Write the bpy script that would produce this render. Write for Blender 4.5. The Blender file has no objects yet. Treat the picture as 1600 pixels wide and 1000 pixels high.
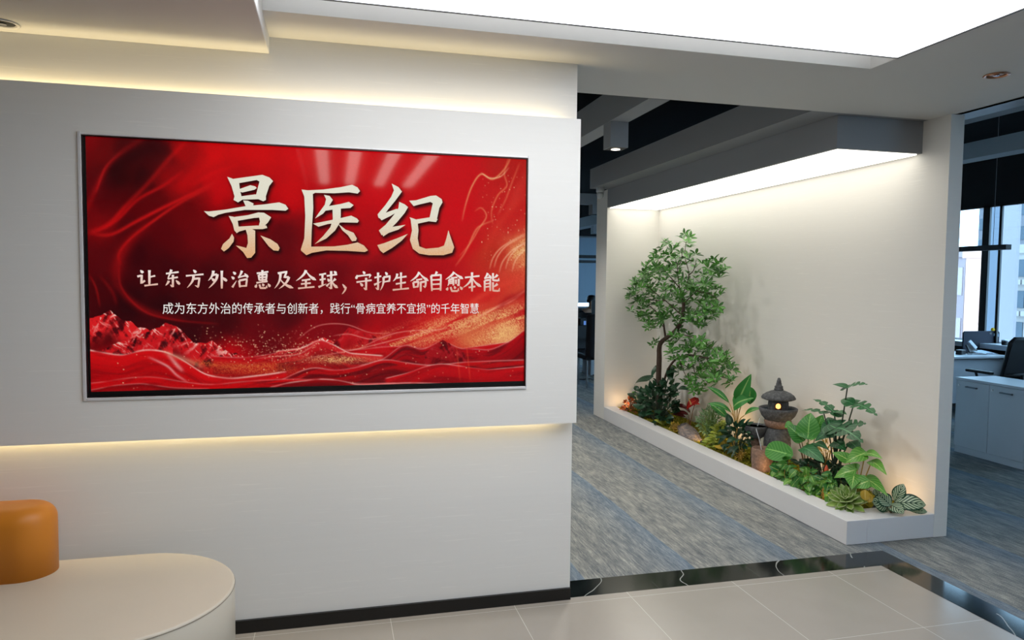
import bpy, bmesh, math, random
import numpy as np
from mathutils import Vector, Matrix, Euler
random.seed(7); np.random.seed(7)
SC = bpy.context.scene
COL = SC.collection

EXPO = 0.52; SELF = 2**-EXPO       # SELF keeps the screen's own brightness
# ------------------------------------------------------------------ camera
F = 1115.0; CAMH = 1.58
def _ray(u, v): return np.array([(u-800.)/F, -(v-500.)/F, -1.])
_n = lambda a: a/np.linalg.norm(a)
_X = _n(_ray(5245, 484)); _Y = _n(_ray(520, 436)); _Y = _n(_Y-_X*_X.dot(_Y)); _Z = np.cross(_X, _Y)
RM = np.array([_X, _Y, _Z]); CP = np.array([0, 0, CAMH])
def at(u, v, x=None, y=None, z=None):
    d = RM @ _ray(u, v)
    for i, k in enumerate((x, y, z)):
        if k is not None:
            return Vector(CP+d*((k-CP[i])/d[i]))
def project(P):
    q = (np.asarray(P)-CP) @ RM
    return 800+F*q[..., 0]/-q[..., 2], 500-F*q[..., 1]/-q[..., 2]
cam = bpy.data.cameras.new('camera'); cam.sensor_width = 36; cam.lens = F/1600*36
cam.clip_start = .05; cam.clip_end = 400
co = bpy.data.objects.new('camera', cam); COL.objects.link(co)
m4 = Matrix.Identity(4)
for i in range(3):
    for j in range(3): m4[i][j] = RM[i][j]
m4.translation = Vector(CP); co.matrix_world = m4
SC.camera = co
SC.view_settings.view_transform = 'Standard'; SC.view_settings.look = 'None'
SC.view_settings.gamma = 1; SC.view_settings.exposure = EXPO; SC.view_settings.use_curve_mapping = False
# ------------------------------------------------------------------ world
wd = bpy.data.worlds.new('world'); SC.world = wd; wd.use_nodes = True
bg = wd.node_tree.nodes['Background']; bg.inputs[0].default_value = (.50, .75, 1.0, 1); bg.inputs[1].default_value = 5.2
# ------------------------------------------------------------------ light levels
PANEL_E = 2.7      # luminous stretch ceiling
STRIP_E = 5.5      # linear ceiling lamps
ALCOVE_E = 1.9     # light box over the planter
LED_W = 3.8        # warm strips behind the feature panel (W each)

# ------------------------------------------------------------------ helpers
def lin(c):
    if isinstance(c, str):
        c = c.lstrip('#'); c = [int(c[i:i+2], 16) for i in (0, 2, 4)]
    return tuple(((x/255)/12.92 if x/255 <= .04045 else ((x/255+.055)/1.055)**2.4) for x in c)
def L4(c): return lin(c)+(1.0,)
class NT:
    def __init__(s, name):
        s.m = bpy.data.materials.new(name); s.m.use_nodes = True
        s.t = s.m.node_tree; s.b = s.t.nodes['Principled BSDF']; s.out = s.t.nodes['Material Output']
    def n(s, typ, **kw):
        x = s.t.nodes.new(typ)
        for k, v in kw.items():
            if k.startswith('i_'):
                kk = k[2:]; kk = int(kk) if kk.isdigit() else kk.replace('_', ' ')
                x.inputs[kk].default_value = v
            else: setattr(x, k, v)
        return x
    def l(s, a, b): s.t.links.new(a, b)
    def math(s, op, a, b=None, c=None, clamp=False):
        x = s.t.nodes.new('ShaderNodeMath'); x.operation = op; x.use_clamp = clamp
        for i, q in enumerate((a, b, c)):
            if q is None: continue
            if hasattr(q, 'links'): s.l(q, x.inputs[i])
            else: x.inputs[i].default_value = q
        return x.outputs[0]
    def mix(s, fac, a, b):
        x = s.t.nodes.new('ShaderNodeMix'); x.data_type = 'RGBA'
        for i, q in ((0, fac), (6, a), (7, b)):
            if hasattr(q, 'links'): s.l(q, x.inputs[i])
            else: x.inputs[i].default_value = q
        return x.outputs[2]
    def noise(s, vec, scale, detail=3, rough=.6):
        x = s.n('ShaderNodeTexNoise', i_Scale=scale, i_Detail=detail, i_Roughness=rough)
        if vec is not None: s.l(vec, x.inputs['Vector'])
        return x.outputs[0]
    def mapping(s, scale=(1, 1, 1), rot=(0, 0, 0), src='Object'):
        c = s.n('ShaderNodeTexCoord'); mp = s.n('ShaderNodeMapping')
        mp.inputs['Scale'].default_value = scale; mp.inputs['Rotation'].default_value = rot
        s.l(c.outputs[src], mp.inputs[0]); return mp.outputs[0]
    def ramp(s, fac, stops):
        r = s.n('ShaderNodeValToRGB'); e = r.color_ramp.elements
        while len(e) < len(stops): e.new(.5)
        for i, (p, c) in enumerate(stops): e[i].position = p; e[i].color = c if len(c) == 4 else tuple(c)+(1,)
        s.l(fac, r.inputs[0]); return r.outputs[0]
    def bump(s, h, strength=.2, dist=.01):
        b = s.n('ShaderNodeBump', i_Strength=strength, i_Distance=dist); s.l(h, b.inputs['Height'])
        s.l(b.outputs[0], s.b.inputs['Normal'])
    def set(s, color=None, rough=None, metal=None, spec=None):
        if color is not None:
            if hasattr(color, 'links'): s.l(color, s.b.inputs['Base Color'])
            else: s.b.inputs['Base Color'].default_value = color
        if rough is not None: s.b.inputs['Roughness'].default_value = rough
        if metal is not None: s.b.inputs['Metallic'].default_value = metal
        if spec is not None: s.b.inputs['Specular IOR Level'].default_value = spec
        return s
def simple(name, c, rough=.5, metal=0, var=.06, scale=8, bump=0, spec=.5, stretch=(1, 1, 1)):
    t = NT(name); v = t.mapping(stretch); n = t.noise(v, scale)
    a = L4(c); k = 1-var*2
    t.set(t.mix(n, tuple(x*k for x in a[:3])+(1,), tuple(min(1, x*(1+var)) for x in a[:3])+(1,)), rough, metal, spec)
    if bump: t.bump(t.noise(v, scale*6), bump, .004)
    return t.m
def emit(name, c, e, base=None):
    t = NT(name); t.set(L4(base or c), .4)
    n = t.noise(t.mapping(), 1.5); s = t.math('MULTIPLY_ADD', n, .06*e, .97*e)
    t.b.inputs['Emission Color'].default_value = L4(c); t.l(s, t.b.inputs['Emission Strength'])
    return t.m
M = {}
def wallmat(name, c, rough=.55):
    t = NT(name); v = t.mapping((1, 1, 26)); n = t.noise(v, 2.2, 5, .7)
    v2 = t.mapping((2.2, 2.2, 70)); n2 = t.noise(v2, 1.6, 4, .6)
    a = L4(c); d = tuple(x*.955 for x in a[:3])+(1,); hi = tuple(min(1, x*1.07) for x in a[:3])+(1,)
    base = t.mix(n, d, a); f = t.math('GREATER_THAN', n2, .65)
    t.set(t.mix(t.math('MULTIPLY', f, .55), base, hi), rough, spec=.35); t.bump(n2, .05, .002)
    return t.m
M['wall'] = wallmat('white_grained_laminate', '#e4e2dd')
M['paint'] = simple('white_paint', '#dedcd8', .6, var=.01, scale=3)
M['ceil'] = simple('ceiling_paint', '#d2d1ce', .8, var=.01, scale=2)
M['box'] = simple('planter_white', '#dadadc', .45, var=.012, scale=5)
M['black'] = simple('black_gloss', '#0a0a0b', .35, var=.02)
M['blackm'] = simple('black_matt', '#0b0c0e', .8, var=.02)
M['dark'] = simple('dark_plastic', '#17191d', .5, var=.05)
M['silver'] = simple('brushed_silver', '#dededf', .4, .25, var=.03, scale=30)
M['chrome'] = simple('chrome', '#d8d8da', .18, 1, var=.01)
M['copper'] = simple('copper_rim', '#c98f6c', .3, .9, var=.04)
M['led'] = emit('luminous_ceiling', '#f7faff', PANEL_E)
M['strip'] = emit('linear_lamp', '#fff6ec', STRIP_E)
M['alcove'] = emit('alcove_lightbox', '#fffaee', ALCOVE_E)
M['officew'] = simple('office_white', '#b9bfc6', .4, var=.015)
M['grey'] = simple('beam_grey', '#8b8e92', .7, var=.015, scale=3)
M['bdark'] = simple('beam_dark', '#3a3e44', .8, var=.02, scale=3)
M['dkceil'] = simple('black_ceiling', '#050505', 1, var=.1, scale=4, spec=.1)
M['blind'] = simple('roller_blind', '#8fa3b4', .85, var=.02, scale=30)

def carpet():
    t = NT('striped_carpet'); c = t.n('ShaderNodeTexCoord'); sx = t.n('ShaderNodeSeparateXYZ'); t.l(c.outputs['Object'], sx.inputs[0])
    wob = t.noise(t.mapping((1, .25, 1)), 7, 3)
    x = t.math('ADD', sx.outputs[0], t.math('MULTIPLY_ADD', wob, .05, -.025))
    fr = t.math('FRACT', t.math('DIVIDE', t.math('SUBTRACT', x, 1.955), .652))
    blue = t.math('MULTIPLY', t.math('POWER', fr, 3.0), t.math('LESS_THAN', fr, .985))
    streak = t.noise(t.mapping((95, 9, 1)), 1.0, 4, .7)
    speck = t.noise(t.mapping((330, 170, 1)), 1.0, 2, .8)
    patch = t.noise(t.mapping((16, 2.6, 1)), 1.0, 5, .75)
    k = t.math('ADD', t.math('MULTIPLY', streak, .50), t.math('ADD', t.math('MULTIPLY', speck, .62), t.math('MULTIPLY', patch, .42)))
    g = t.ramp(k, [(.62, lin('#54585c')), (.74, lin('#76797b')), (.84, lin('#96978f')), (.95, lin('#bdbbb4'))])
    b = t.ramp(k, [(.62, lin('#48596c')), (.76, lin('#64788c')), (.95, lin('#8894a0'))])
    t.set(t.mix(t.math('MULTIPLY', blue, .80), g, b), .95, spec=.15); t.bump(speck, .5, .004); return t.m
M['carpet'] = carpet()
def tiles():
    t = NT('beige_tiles'); c = t.n('ShaderNodeTexCoord'); s = t.n('ShaderNodeSeparateXYZ'); t.l(c.outputs['Object'], s.inputs[0])
    P = .597; hw = .0010/P
    def line(o, off):
        f = t.math('FRACT', t.math('DIVIDE', t.math('SUBTRACT', o, off), P))
        return t.math('LESS_THAN', t.math('ABSOLUTE', t.math('SUBTRACT', f, .5)), hw)
    g = t.math('MAXIMUM', line(s.outputs[0], 2.643-P/2), line(s.outputs[1], 3.250-P/2))
    n = t.noise(t.mapping((1.5, 1.5, 1)), 2.5, 4)
    base = t.mix(n, L4('#98928a'), L4('#a29c94'))
    t.set(t.mix(g, base, L4('#c9c5bd')), .22, spec=.45)
    t.l(t.math('MULTIPLY_ADD', g, .4, .2), t.b.inputs['Roughness']); return t.m
M['tile'] = tiles()
def marble():
    t = NT('black_marble'); c = t.n('ShaderNodeTexCoord'); sx = t.n('ShaderNodeSeparateXYZ'); t.l(c.outputs['Object'], sx.inputs[0])
    wob = t.noise(t.mapping(), 2.2, 2, .5); w = t.math('MULTIPLY_ADD', wob, .5, -.25)
    q = t.math('ADD', t.math('ADD', sx.outputs[0], t.math('MULTIPLY', sx.outputs[1], -.55)), w)
    fr = t.math('FRACT', t.math('MULTIPLY', q, 1.9)); gate = t.noise(t.mapping(), 1.3, 2)
    vein = t.math('MULTIPLY', t.math('LESS_THAN', fr, .013), t.math('GREATER_THAN', gate, .50))
    jx = t.math('LESS_THAN', t.math('ABSOLUTE', t.math('SUBTRACT', t.math('FRACT', t.math('DIVIDE', t.math('SUBTRACT', sx.outputs[0], 1.93), .6)), .5)), .0022)
    base = t.mix(t.noise(t.mapping(), 9, 4), L4('#07090a'), L4('#161d1b'))
    t.set(t.mix(t.math('MAXIMUM', t.math('MULTIPLY', vein, .8), t.math('MULTIPLY', jx, .12)), base, L4('#a9ada8')), .1); return t.m
M['marble'] = marble()

class MB:
    """collects geometry in world coordinates; build() links it as ONE mesh object"""
    def __init__(s): s.v = []; s.f = []; s.uv = {}
    def add(s, vs, fs, uvs=None):
        o = len(s.v); s.v += [tuple(p) for p in vs]
        for f in fs: s.f.append(tuple(i+o for i in f))
        if uvs:
            for i, q in enumerate(uvs): s.uv[o+i] = q
        return s
    def box(s, a, b):
        (x0, y0, z0), (x1, y1, z1) = a, b
        return s.add([(x0, y0, z0), (x1, y0, z0), (x1, y1, z0), (x0, y1, z0), (x0, y0, z1), (x1, y0, z1), (x1, y1, z1), (x0, y1, z1)],
                     [(0, 3, 2, 1), (4, 5, 6, 7), (0, 1, 5, 4), (1, 2, 6, 5), (2, 3, 7, 6), (3, 0, 4, 7)])
    def rbox(s, c, size, rot):
        R = Euler(rot).to_matrix(); h = [q/2 for q in size]; c = Vector(c)
        vs = [c+R @ Vector((sx*h[0], sy*h[1], sz*h[2])) for sz in (-1, 1) for sx, sy in ((-1, -1), (1, -1), (1, 1), (-1, 1))]
        return s.add(vs, [(0, 3, 2, 1), (4, 5, 6, 7), (0, 1, 5, 4), (1, 2, 6, 5), (2, 3, 7, 6), (3, 0, 4, 7)])
    def tube(s, pts, rad, n=8, cap=True):
        pts = [Vector(p) for p in pts]
        if not isinstance(rad, (list, tuple)): rad = [rad]*len(pts)
        vs = []; up = Vector((.13, .31, 1)).normalized()
        for i, p in enumerate(pts):
            d = (pts[min(i+1, len(pts)-1)]-pts[max(i-1, 0)])
            d = d.normalized() if d.length > 1e-9 else Vector((0, 0, 1))
            a = d.cross(up)
            if a.length < .05: a = d.cross(Vector((1, .2, 0)))
            a.normalize(); b = a.cross(d)
            for k in range(n):
                t = 2*math.pi*k/n; vs.append(p+(a*math.cos(t)+b*math.sin(t))*rad[i])
        fs = [(i*n+k, i*n+(k+1) % n, (i+1)*n+(k+1) % n, (i+1)*n+k) for i in range(len(pts)-1) for k in range(n)]
        if cap: fs += [tuple(range(n))[::-1], tuple((len(pts)-1)*n+k for k in range(n))]
        return s.add(vs, fs)
    def lathe(s, prof, c, n=32, jit=0, sx=1, sy=1):
        c = Vector(c); vs = []
        for r, z in prof:
            for k in range(n):
                t = 2*math.pi*k/n; q = r*(1+random.uniform(-jit, jit))
                vs.append((c.x+q*math.cos(t)*sx, c.y+q*math.sin(t)*sy, c.z+z))
        fs = [(i*n+k, i*n+(k+1) % n, (i+1)*n+(k+1) % n, (i+1)*n+k) for i in range(len(prof)-1) for k in range(n)]
        if prof[0][0] > 1e-6: fs.append(tuple(range(n))[::-1])
        if prof[-1][0] > 1e-6: fs.append(tuple((len(prof)-1)*n+k for k in range(n)))
        return s.add(vs, fs)
    def prism(s, poly, lo, hi, axis=2):
        n = len(poly)
        def P(p, h): return (p[0], p[1], h) if axis == 2 else ((p[0], h, p[1]) if axis == 1 else (h, p[0], p[1]))
        return s.add([P(p, lo) for p in poly]+[P(p, hi) for p in poly],
                     [tuple(range(n))[::-1], tuple(range(n, 2*n))]+[(k, (k+1) % n, n+(k+1) % n, n+k) for k in range(n)])
    def leaf(s, base, tip, w, up=(0, 0, 1), shape='ovate', arch=.1, fold=.15, n=10, m=2, curl=0, th=0):
        base = Vector(base); tip = Vector(tip); d = tip-base; Lg = d.length
        if Lg < 1e-6: return s
        d.normalize(); up = Vector(up); sd = d.cross(up)
        if sd.length < 1e-3: sd = d.cross(Vector((1, 0, 0)))
        sd.normalize(); nu = sd.cross(d).normalized()
        vs = []; uv = []; cols = 2*m+1
        v0 = -.22 if shape in ('heart', 'monstera', 'round') else 0.
        for i in range(n+1):
            q = i/n; v = v0+(1-v0)*q
            if shape == 'oval': hw = math.sin(math.pi*min(1, max(0, q)))**.75
            elif shape == 'lance': hw = math.sin(math.pi*q**.8)**1.1
            elif shape == 'ovate': hw = math.sin(math.pi*q**.65)**.85
            elif shape in ('heart', 'monstera'): hw = math.sin(math.pi*q**.55)**.75
            elif shape == 'round': hw = math.sqrt(max(0, 1-(2*q-1)**2))
            elif shape == 'arrow': hw = (math.sin(math.pi*q**.45)**.9)
            elif shape == 'petal': hw = (.45+.55*math.sin(math.pi*.5*min(1, q/.62)))*(1 if q < .62 else max(0, 1-((q-.62)/.38)**1.6))
            else: hw = math.sin(math.pi*q)
            hw *= w*.5
            c = base+d*(Lg*v)+nu*(arch*Lg*4*v*(1-v) if v > 0 else 0)
            cut = 1.
            if shape == 'monstera' and .2 < q < .92:
                cut = 1-.85*max(0, math.sin(q*math.pi*2*4.6))**2.2
            for j in range(-m, m+1):
                u = j/m; uu = u*(cut if abs(u) > .4 else 1)
                back = 0
                if shape in ('heart', 'monstera', 'round', 'arrow') and q < .35: back = -(abs(u)**1.5)*(.35-q)*Lg*.25
                vs.append(c+sd*(uu*hw)+nu*(fold*abs(uu)*hw-curl*uu*uu*hw)+d*back); uv.append((u*.5+.5, max(0, v)))
        fs = [(i*cols+j, i*cols+j+1, (i+1)*cols+j+1, (i+1)*cols+j) for i in range(n) for j in range(cols-1)]
        s.add(vs, fs, uv)
        if th:
            s.add([Vector(p)-nu*th for p in vs], [f[::-1] for f in fs], uv)
            o = len(s.v)-2*len(vs); K = len(vs)
            ring = [i*cols for i in range(n+1)]+[n*cols+j for j in range(1, cols)]+[i*cols+cols-1 for i in range(n-1, -1, -1)]+[j for j in range(cols-2, 0, -1)]
            for a, b in zip(ring, ring[1:]+ring[:1]): s.f.append((o+a, o+K+a, o+K+b, o+b))
        return s
    def build(s, name, mat, parent=None, smooth=False, bevel=0, sub=0, loc=None, seg=2):
        off = Vector(loc) if loc is not None else Vector((0, 0, 0))
        q = parent
        if parent is not None:
            off = Vector((0, 0, 0))
            while q is not None: off += q.location; q = q.parent
        me = bpy.data.meshes.new(name)
        me.from_pydata([(p[0]-off.x, p[1]-off.y, p[2]-off.z) for p in s.v], [], s.f)
        if s.uv:
            lay = me.uv_layers.new(name='UVMap')
            for lp in me.loops: lay.data[lp.index].uv = s.uv.get(lp.vertex_index, (0, 0))
        mats = mat if isinstance(mat, (list, tuple)) else [mat]
        for q in mats: me.materials.append(q)
        me.validate(); me.update()
        if smooth: me.shade_smooth()
        o = bpy.data.objects.new(name, me); COL.objects.link(o)
        if parent is not None: o.parent = parent
        elif loc is not None: o.location = off
        if bevel:
            b = o.modifiers.new('bevel', 'BEVEL'); b.width = bevel; b.segments = seg; b.limit_method = 'ANGLE'; b.angle_limit = .6
        if sub:
            b = o.modifiers.new('sub', 'SUBSURF'); b.levels = sub; b.render_levels = sub
        return o
def recalc(o):
    bm = bmesh.new(); bm.from_mesh(o.data); bmesh.ops.recalc_face_normals(bm, faces=bm.faces); bm.to_mesh(o.data); bm.free(); return o
def tag(o, label, cat, group=None, kind=None):
    o['label'] = label; o['category'] = cat
    if group: o['group'] = group
    if kind: o['kind'] = kind
    return o
def thing(name, label, cat, loc, group=None):
    o = bpy.data.objects.new(name, None); COL.objects.link(o); o.location = loc; o.empty_display_size = .1
    return tag(o, label, cat, group)
def struct(name, mb, mat, label=None, **kw):
    o = mb.build(name, mat, **kw); o['kind'] = 'structure'
    if label: o['label'] = label
    return o
def clone(root, loc, label=None):
    r = root.copy(); COL.objects.link(r); r.location = loc
    if label: r['label'] = label
    for ch in list(root.children):
        c = ch.copy(); COL.objects.link(c); c.parent = r
        for g in list(ch.children):
            d = g.copy(); COL.objects.link(d); d.parent = c
    return r
def area(name, loc, size, rot, watt, color):
    l = bpy.data.lights.new(name, 'AREA'); l.shape = 'RECTANGLE'; l.size, l.size_y = size; l.energy = watt; l.color = color
    o = bpy.data.objects.new(name, l); COL.objects.link(o); o.location = loc; o.rotation_euler = rot; return o

# ------------------------------------------------------------------ setting
H = 2.62; D = 3.303; WR = 1.141; PF = 3.243
struct('floor', MB().box((-3.2, -3.6, -.12), (2.99, 3.31, 0)), M['tile'], 'beige square tile floor of the reception')
cb = MB().box((-3.2, 3.498, -.12), (8.6, 15.2, -.002)); cb.box((3.165, -3.6, -.12), (8.6, 3.498, -.002))
struct('floor_carpet', cb, M['carpet'], 'grey carpet with blue stripes through the office')
mb = MB().box((-3.2, 3.31, -.12), (3.165, 3.498, .001)); mb.box((2.99, -3.6, -.12), (3.165, 3.31, .001))
struct('trim_1', mb, M['marble'], 'black marble border between tiles and carpet')
struct('wall_left', MB().box((-3.2, D, 0), (WR, D+.22, H+.2)), M['wall'])
struct('wall_back', MB().box((-3.4, -3.8, 0), (8.6, -3.6, 3.6)), simple('back_wall_grey', '#9b9690', .6))
struct('wall_side', MB().box((-3.4, -3.6, 0), (-3.2, 3.6, 2.9)), simple('side_wall_grey', '#8a847e', .6))
struct('wall_aisle_bounce', MB().box((.9, D+.22, 0), (1.0, 8.6, H+.2)), M['paint'])  # unseen white wall, added to bounce the canopy light back onto the alcove
struct('baseboard_left', MB().box((-3.2, D-.014, 0), (WR, D, .058)), M['black'])
struct('wall_alcove', MB().box((3.65, 3.62, 0), (3.75, 7.95, H)), M['wall'], 'white wall behind the indoor garden')
struct('wall_end', MB().box((3.0125, 7.62, 0), (3.65, 7.95, H)), M['wall'])
# ceiling
SLX = -.262; SLZ = 2.548; LPY = 2.80; LPX = 2.508
c = MB()
c.box((-3.2, 2.985, H), (3.72, 3.79, H+.2)); c.box((LPX+.015, -3.6, H), (3.72, 2.985, H+.2))
c.box((SLX, .95, H+.13), (LPX+.015, 2.985, H+.2)); c.box((SLX, -3.6, H), (LPX+.015, .948, H+.2))
struct('ceiling', c, M['ceil'], 'white plaster ceiling around the luminous panel')
struct('ceiling_slab', MB().box((-3.2, -3.6, SLZ), (SLX, D, H+.2)), M['ceil'], 'lower ceiling slab above the screen', bevel=.004)
lp = thing('luminous_panel', 'large glowing white stretch panel set into the reception ceiling', 'ceiling light', (1.12, 1.87, H))
MB().box((SLX+.004, .95, H-.002), (LPX, LPY, H+.03)).build('diffuser', M['led'], lp)
t = MB(); t.box((SLX+.004, LPY, H-.006), (LPX+.008, LPY+.006, H+.05)); t.box((LPX, .95, H-.006), (LPX+.008, LPY, H+.05))
t.build('edge_profile', M['dark'], lp)
for i, (x, w) in enumerate(((-.084, 'first'), (.18, 'second'), (.49, 'third'), (.80, 'fourth'))):
    tag(MB().box((x-.045, -1.45, H-.02), (x+.045, .80, H)).build('linear_lamp', M['strip'], loc=(x, -.4, H)),
        '%s from the sofa side of four long white ceiling lamps mirrored in the screen' % w, 'ceiling light', 'linear lamps mirrored in the screen')
# exposed ceiling over the offices
struct('ceiling_office', MB().box((-3.2, 3.79, 3.3), (8.6, 15.2, 3.4)).box((3.72, -3.6, 3.3), (8.6, 3.79, 3.4)), M['dkceil'])
struct('trim_2', MB().box((3.68, -3.6, H), (3.72, 3.62, 3.3)).box((-3.2, 3.79, H+.2), (2.8, 3.80, 3.3)), M['blackm'], 'upstand above the reception ceiling edge')
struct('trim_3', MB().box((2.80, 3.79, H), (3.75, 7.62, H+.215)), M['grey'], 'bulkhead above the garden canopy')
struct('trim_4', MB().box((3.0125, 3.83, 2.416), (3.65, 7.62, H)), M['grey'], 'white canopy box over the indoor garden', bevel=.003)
lb = MB().box((3.035, 3.85, 2.409), (3.625, 7.60, 2.4165))
tag(lb.build('canopy_light', M['alcove'], loc=(3.33, 5.7, 2.41)), 'long glowing light panel under the canopy over the indoor garden', 'ceiling light')
struct('trim_5', MB().box((1.743, 3.80, H), (1.872, 14.0, H+.2)), M['grey'], 'grey ceiling beam running into the office')
M['bulb'] = emit('downlight_bulb', '#fff4e4', 3)
def spotbox(x, y, z, s, h, label, watt=0):
    t = thing('square_downlight', label, 'ceiling light', (x, y, z), 'square surface downlights')
    MB().box((x-s/2, y-s/2, z-h), (x+s/2, y+s/2, z)).build('housing', M['grey'], t, bevel=.002)
    b = MB(); k = s/2-.008
    b.box((x-k, y-k, z-h-.002), (x+k, y+k, z-h)); b.build('reflector', M['dark'], t)
    MB().lathe([(0, -.001), (.03, 0), (.026, .003)], (x, y, z-h-.005), 16).build('bulb', M['bulb'] if watt else M['chrome'], t)
    if watt:
        l = bpy.data.lights.new('downlight_beam', 'SPOT'); l.energy = watt; l.color = (1, .95, .88); l.spot_size = 2.75; l.spot_blend = 1.0; l.shadow_soft_size = .09
        o = bpy.data.objects.new('downlight_beam', l); COL.objects.link(o); o.location = (x, y, z-h-.02)
spotbox(1.81, 4.45, H, .125, .165, 'square white downlight box under the ceiling beam above the carpet aisle', 60)
for yy_, w_ in ((5.95, 'second'), (7.45, 'third')): spotbox(1.81, yy_, H, .125, .165, '%s square downlight box along the beam, unseen behind the red-screen wall, added to light the aisle' % w_, 60)  # two unseen boxes added along the beam as extra light for the aisle
def downlight(p, label, ring):
    t = thing('recessed_downlight', label, 'ceiling light', p)
    MB().lathe([(.052, 0), (.058, -.004), (.05, -.006), (.043, -.003), (.043, .0)], p, 32).build('trim_ring', ring, t, smooth=True)
    MB().lathe([(.042, -.0005), (.02, -.001), (.0, -.001)], p, 24).build('reflector', M['copper'] if ring is M['copper'] else M['dark'], t, smooth=True)
    MB().lathe([(.014, -.006), (.012, -.0015)], p, 12).build('bulb', M['chrome'], t)
downlight(at(1557, 117, z=H), 'small copper-rimmed recessed downlight in the ceiling by the office opening', M['copper'])
downlight(at(4, 36, z=SLZ), 'white-rimmed recessed downlight in the lower ceiling slab above the sofa', M['paint'])

# ------------------------------------------------------------------ feature panel and warm strips
fa, fb = at(121, 205, y=PF), at(827, 606, y=PF)
nx0, nx1 = fa.x+.012, at(826, 244, y=PF).x-.003; nz1, nz0 = fa.z-.012, (at(129, 628, y=PF).z+at(827, 606, y=PF).z)/2+.012
pt, pb = (at(903, 186, y=PF).z+at(0, 124, y=PF).z)/2, (at(898, 661, y=PF).z+at(0, 697, y=PF).z)/2
fp = thing('feature_panel', 'large white wall panel behind the red screen with warm light along its edges', 'wall panel', (-.6, D, pb))
b = MB(); x0, x1 = -2.9, WR
y0, y1 = PF, PF+.016
b.box((x0, y0, pb), (nx0, y1, pt)); b.box((nx1, y0, pb), (x1, y1, pt)); b.box((nx0, y0, pb), (nx1, y1, nz0)); b.box((nx0, y0, nz1), (nx1, y1, pt))
b.build('board', M['wall'], fp)
MB().box((x0+.1, y1, nz0-.05), (x1-.1, D, nz0-.02)).box((x0+.1, y1, nz1+.02), (x1-.1, D, nz1+.05)).build('batten', M['paint'], fp)
warm = (1.0, .80, .45)
area('led_strip_top', (-.9, D-.020, pt-.055), (3.9, .03), (math.pi, 0, 0), LED_W, warm)
area('led_strip_bottom', (-.9, D-.020, pb+.055), (3.9, .03), (0, 0, 0), LED_W*.8, warm)

# ------------------------------------------------------------------ television
SY = PF+.022                                    # plane of the picture
sA, sB, sC, sD = at(134, 212, y=SY), at(826, 247, y=SY), at(822, 597, y=SY), at(142, 610, y=SY)
sx0, sx1 = (sA.x+sD.x)/2, (sB.x+sC.x)/2; sz1, sz0 = (sA.z+sB.z)/2, (sC.z+sD.z)/2
tv = thing('television', 'wide wall screen showing a red poster with large Chinese lettering', 'television', (0, SY+.01, sz0))
b = MB()
e = .0035
for (a, c) in (((nx0, sz0), (sx0, sz1)), ((sx1, sz0), (nx1, sz1)), ((nx0, nz0), (nx1, sz0)), ((nx0, sz1), (nx1, nz1))):
    b.box((a[0]+e*0, SY-.004, a[1]), (c[0], SY+.03, c[1]))
b.build('bezel', M['black'], tv)
w = MB()
w.box((nx0-.002, PF+.001, nz0), (nx0+.004, SY-.003, nz1)).box((nx1-.004, PF+.001, nz0), (nx1+.002, SY-.003, nz1))
w.box((nx0, PF+.001, nz0-.002), (nx1, SY-.003, nz0+.004)).box((nx0, PF+.001, nz1-.004), (nx1, SY-.003, nz1+.002))
w.build('reveal_lining', M['black'], tv)
b = MB(); g = .012; y0, y1 = PF-.007, PF+.001
b.box((nx0-g, y0, nz0-g), (nx0, y1, nz1+g)).box((nx1, y0, nz0-g), (nx1+.004, y1, nz1+g)).box((nx0, y0, nz0-g), (nx1, y1, nz0)).box((nx0, y0, nz1), (nx1, y1, nz1+.006))
b.build('trim_frame', M['silver'], tv, bevel=.0015)

# ---- the picture on the screen: painted per vertex on a fine grid, coordinates in the poster's own plane
GW, GH = 700, 394
gs, gt = np.meshgrid(np.linspace(0, 1, GW), np.linspace(0, 1, GH))
GX = sx0+(sx1-sx0)*gs; GZ = sz1+(sz0-sz1)*gt
U, V = project(np.stack([GX, np.full_like(GX, SY), GZ], -1))
def srgb2lin(c):
    c = np.clip(c, 0, 1); return np.where(c <= .04045, c/12.92, ((c+.055)/1.055)**2.4)
def vnoise(x, y, seed):
    r = np.random.RandomState(seed).rand(256, 256)
    xi = np.floor(x).astype(int); yi = np.floor(y).astype(int); fx = x-xi; fy = y-yi
    fx = fx*fx*(3-2*fx); fy = fy*fy*(3-2*fy)
    g = lambda a, c: r[a % 256, c % 256]
    return (g(xi, yi)*(1-fx)+g(xi+1, yi)*fx)*(1-fy)+(g(xi, yi+1)*(1-fx)+g(xi+1, yi+1)*fx)*fy
def fbm(x, y, seed, o=5, ridge=False):
    t = 0; a = .5; s = 0
    for k in range(o):
        q = vnoise(x*2**k, y*2**k, seed+k)
        if ridge: q = 1-abs(2*q-1)
        t = t+a*q; s += a; a *= .55
    return t/s
def sm(a, b, x):
    t = np.clip((x-a)/(b-a), 0, 1); return t*t*(3-2*t)
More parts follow.
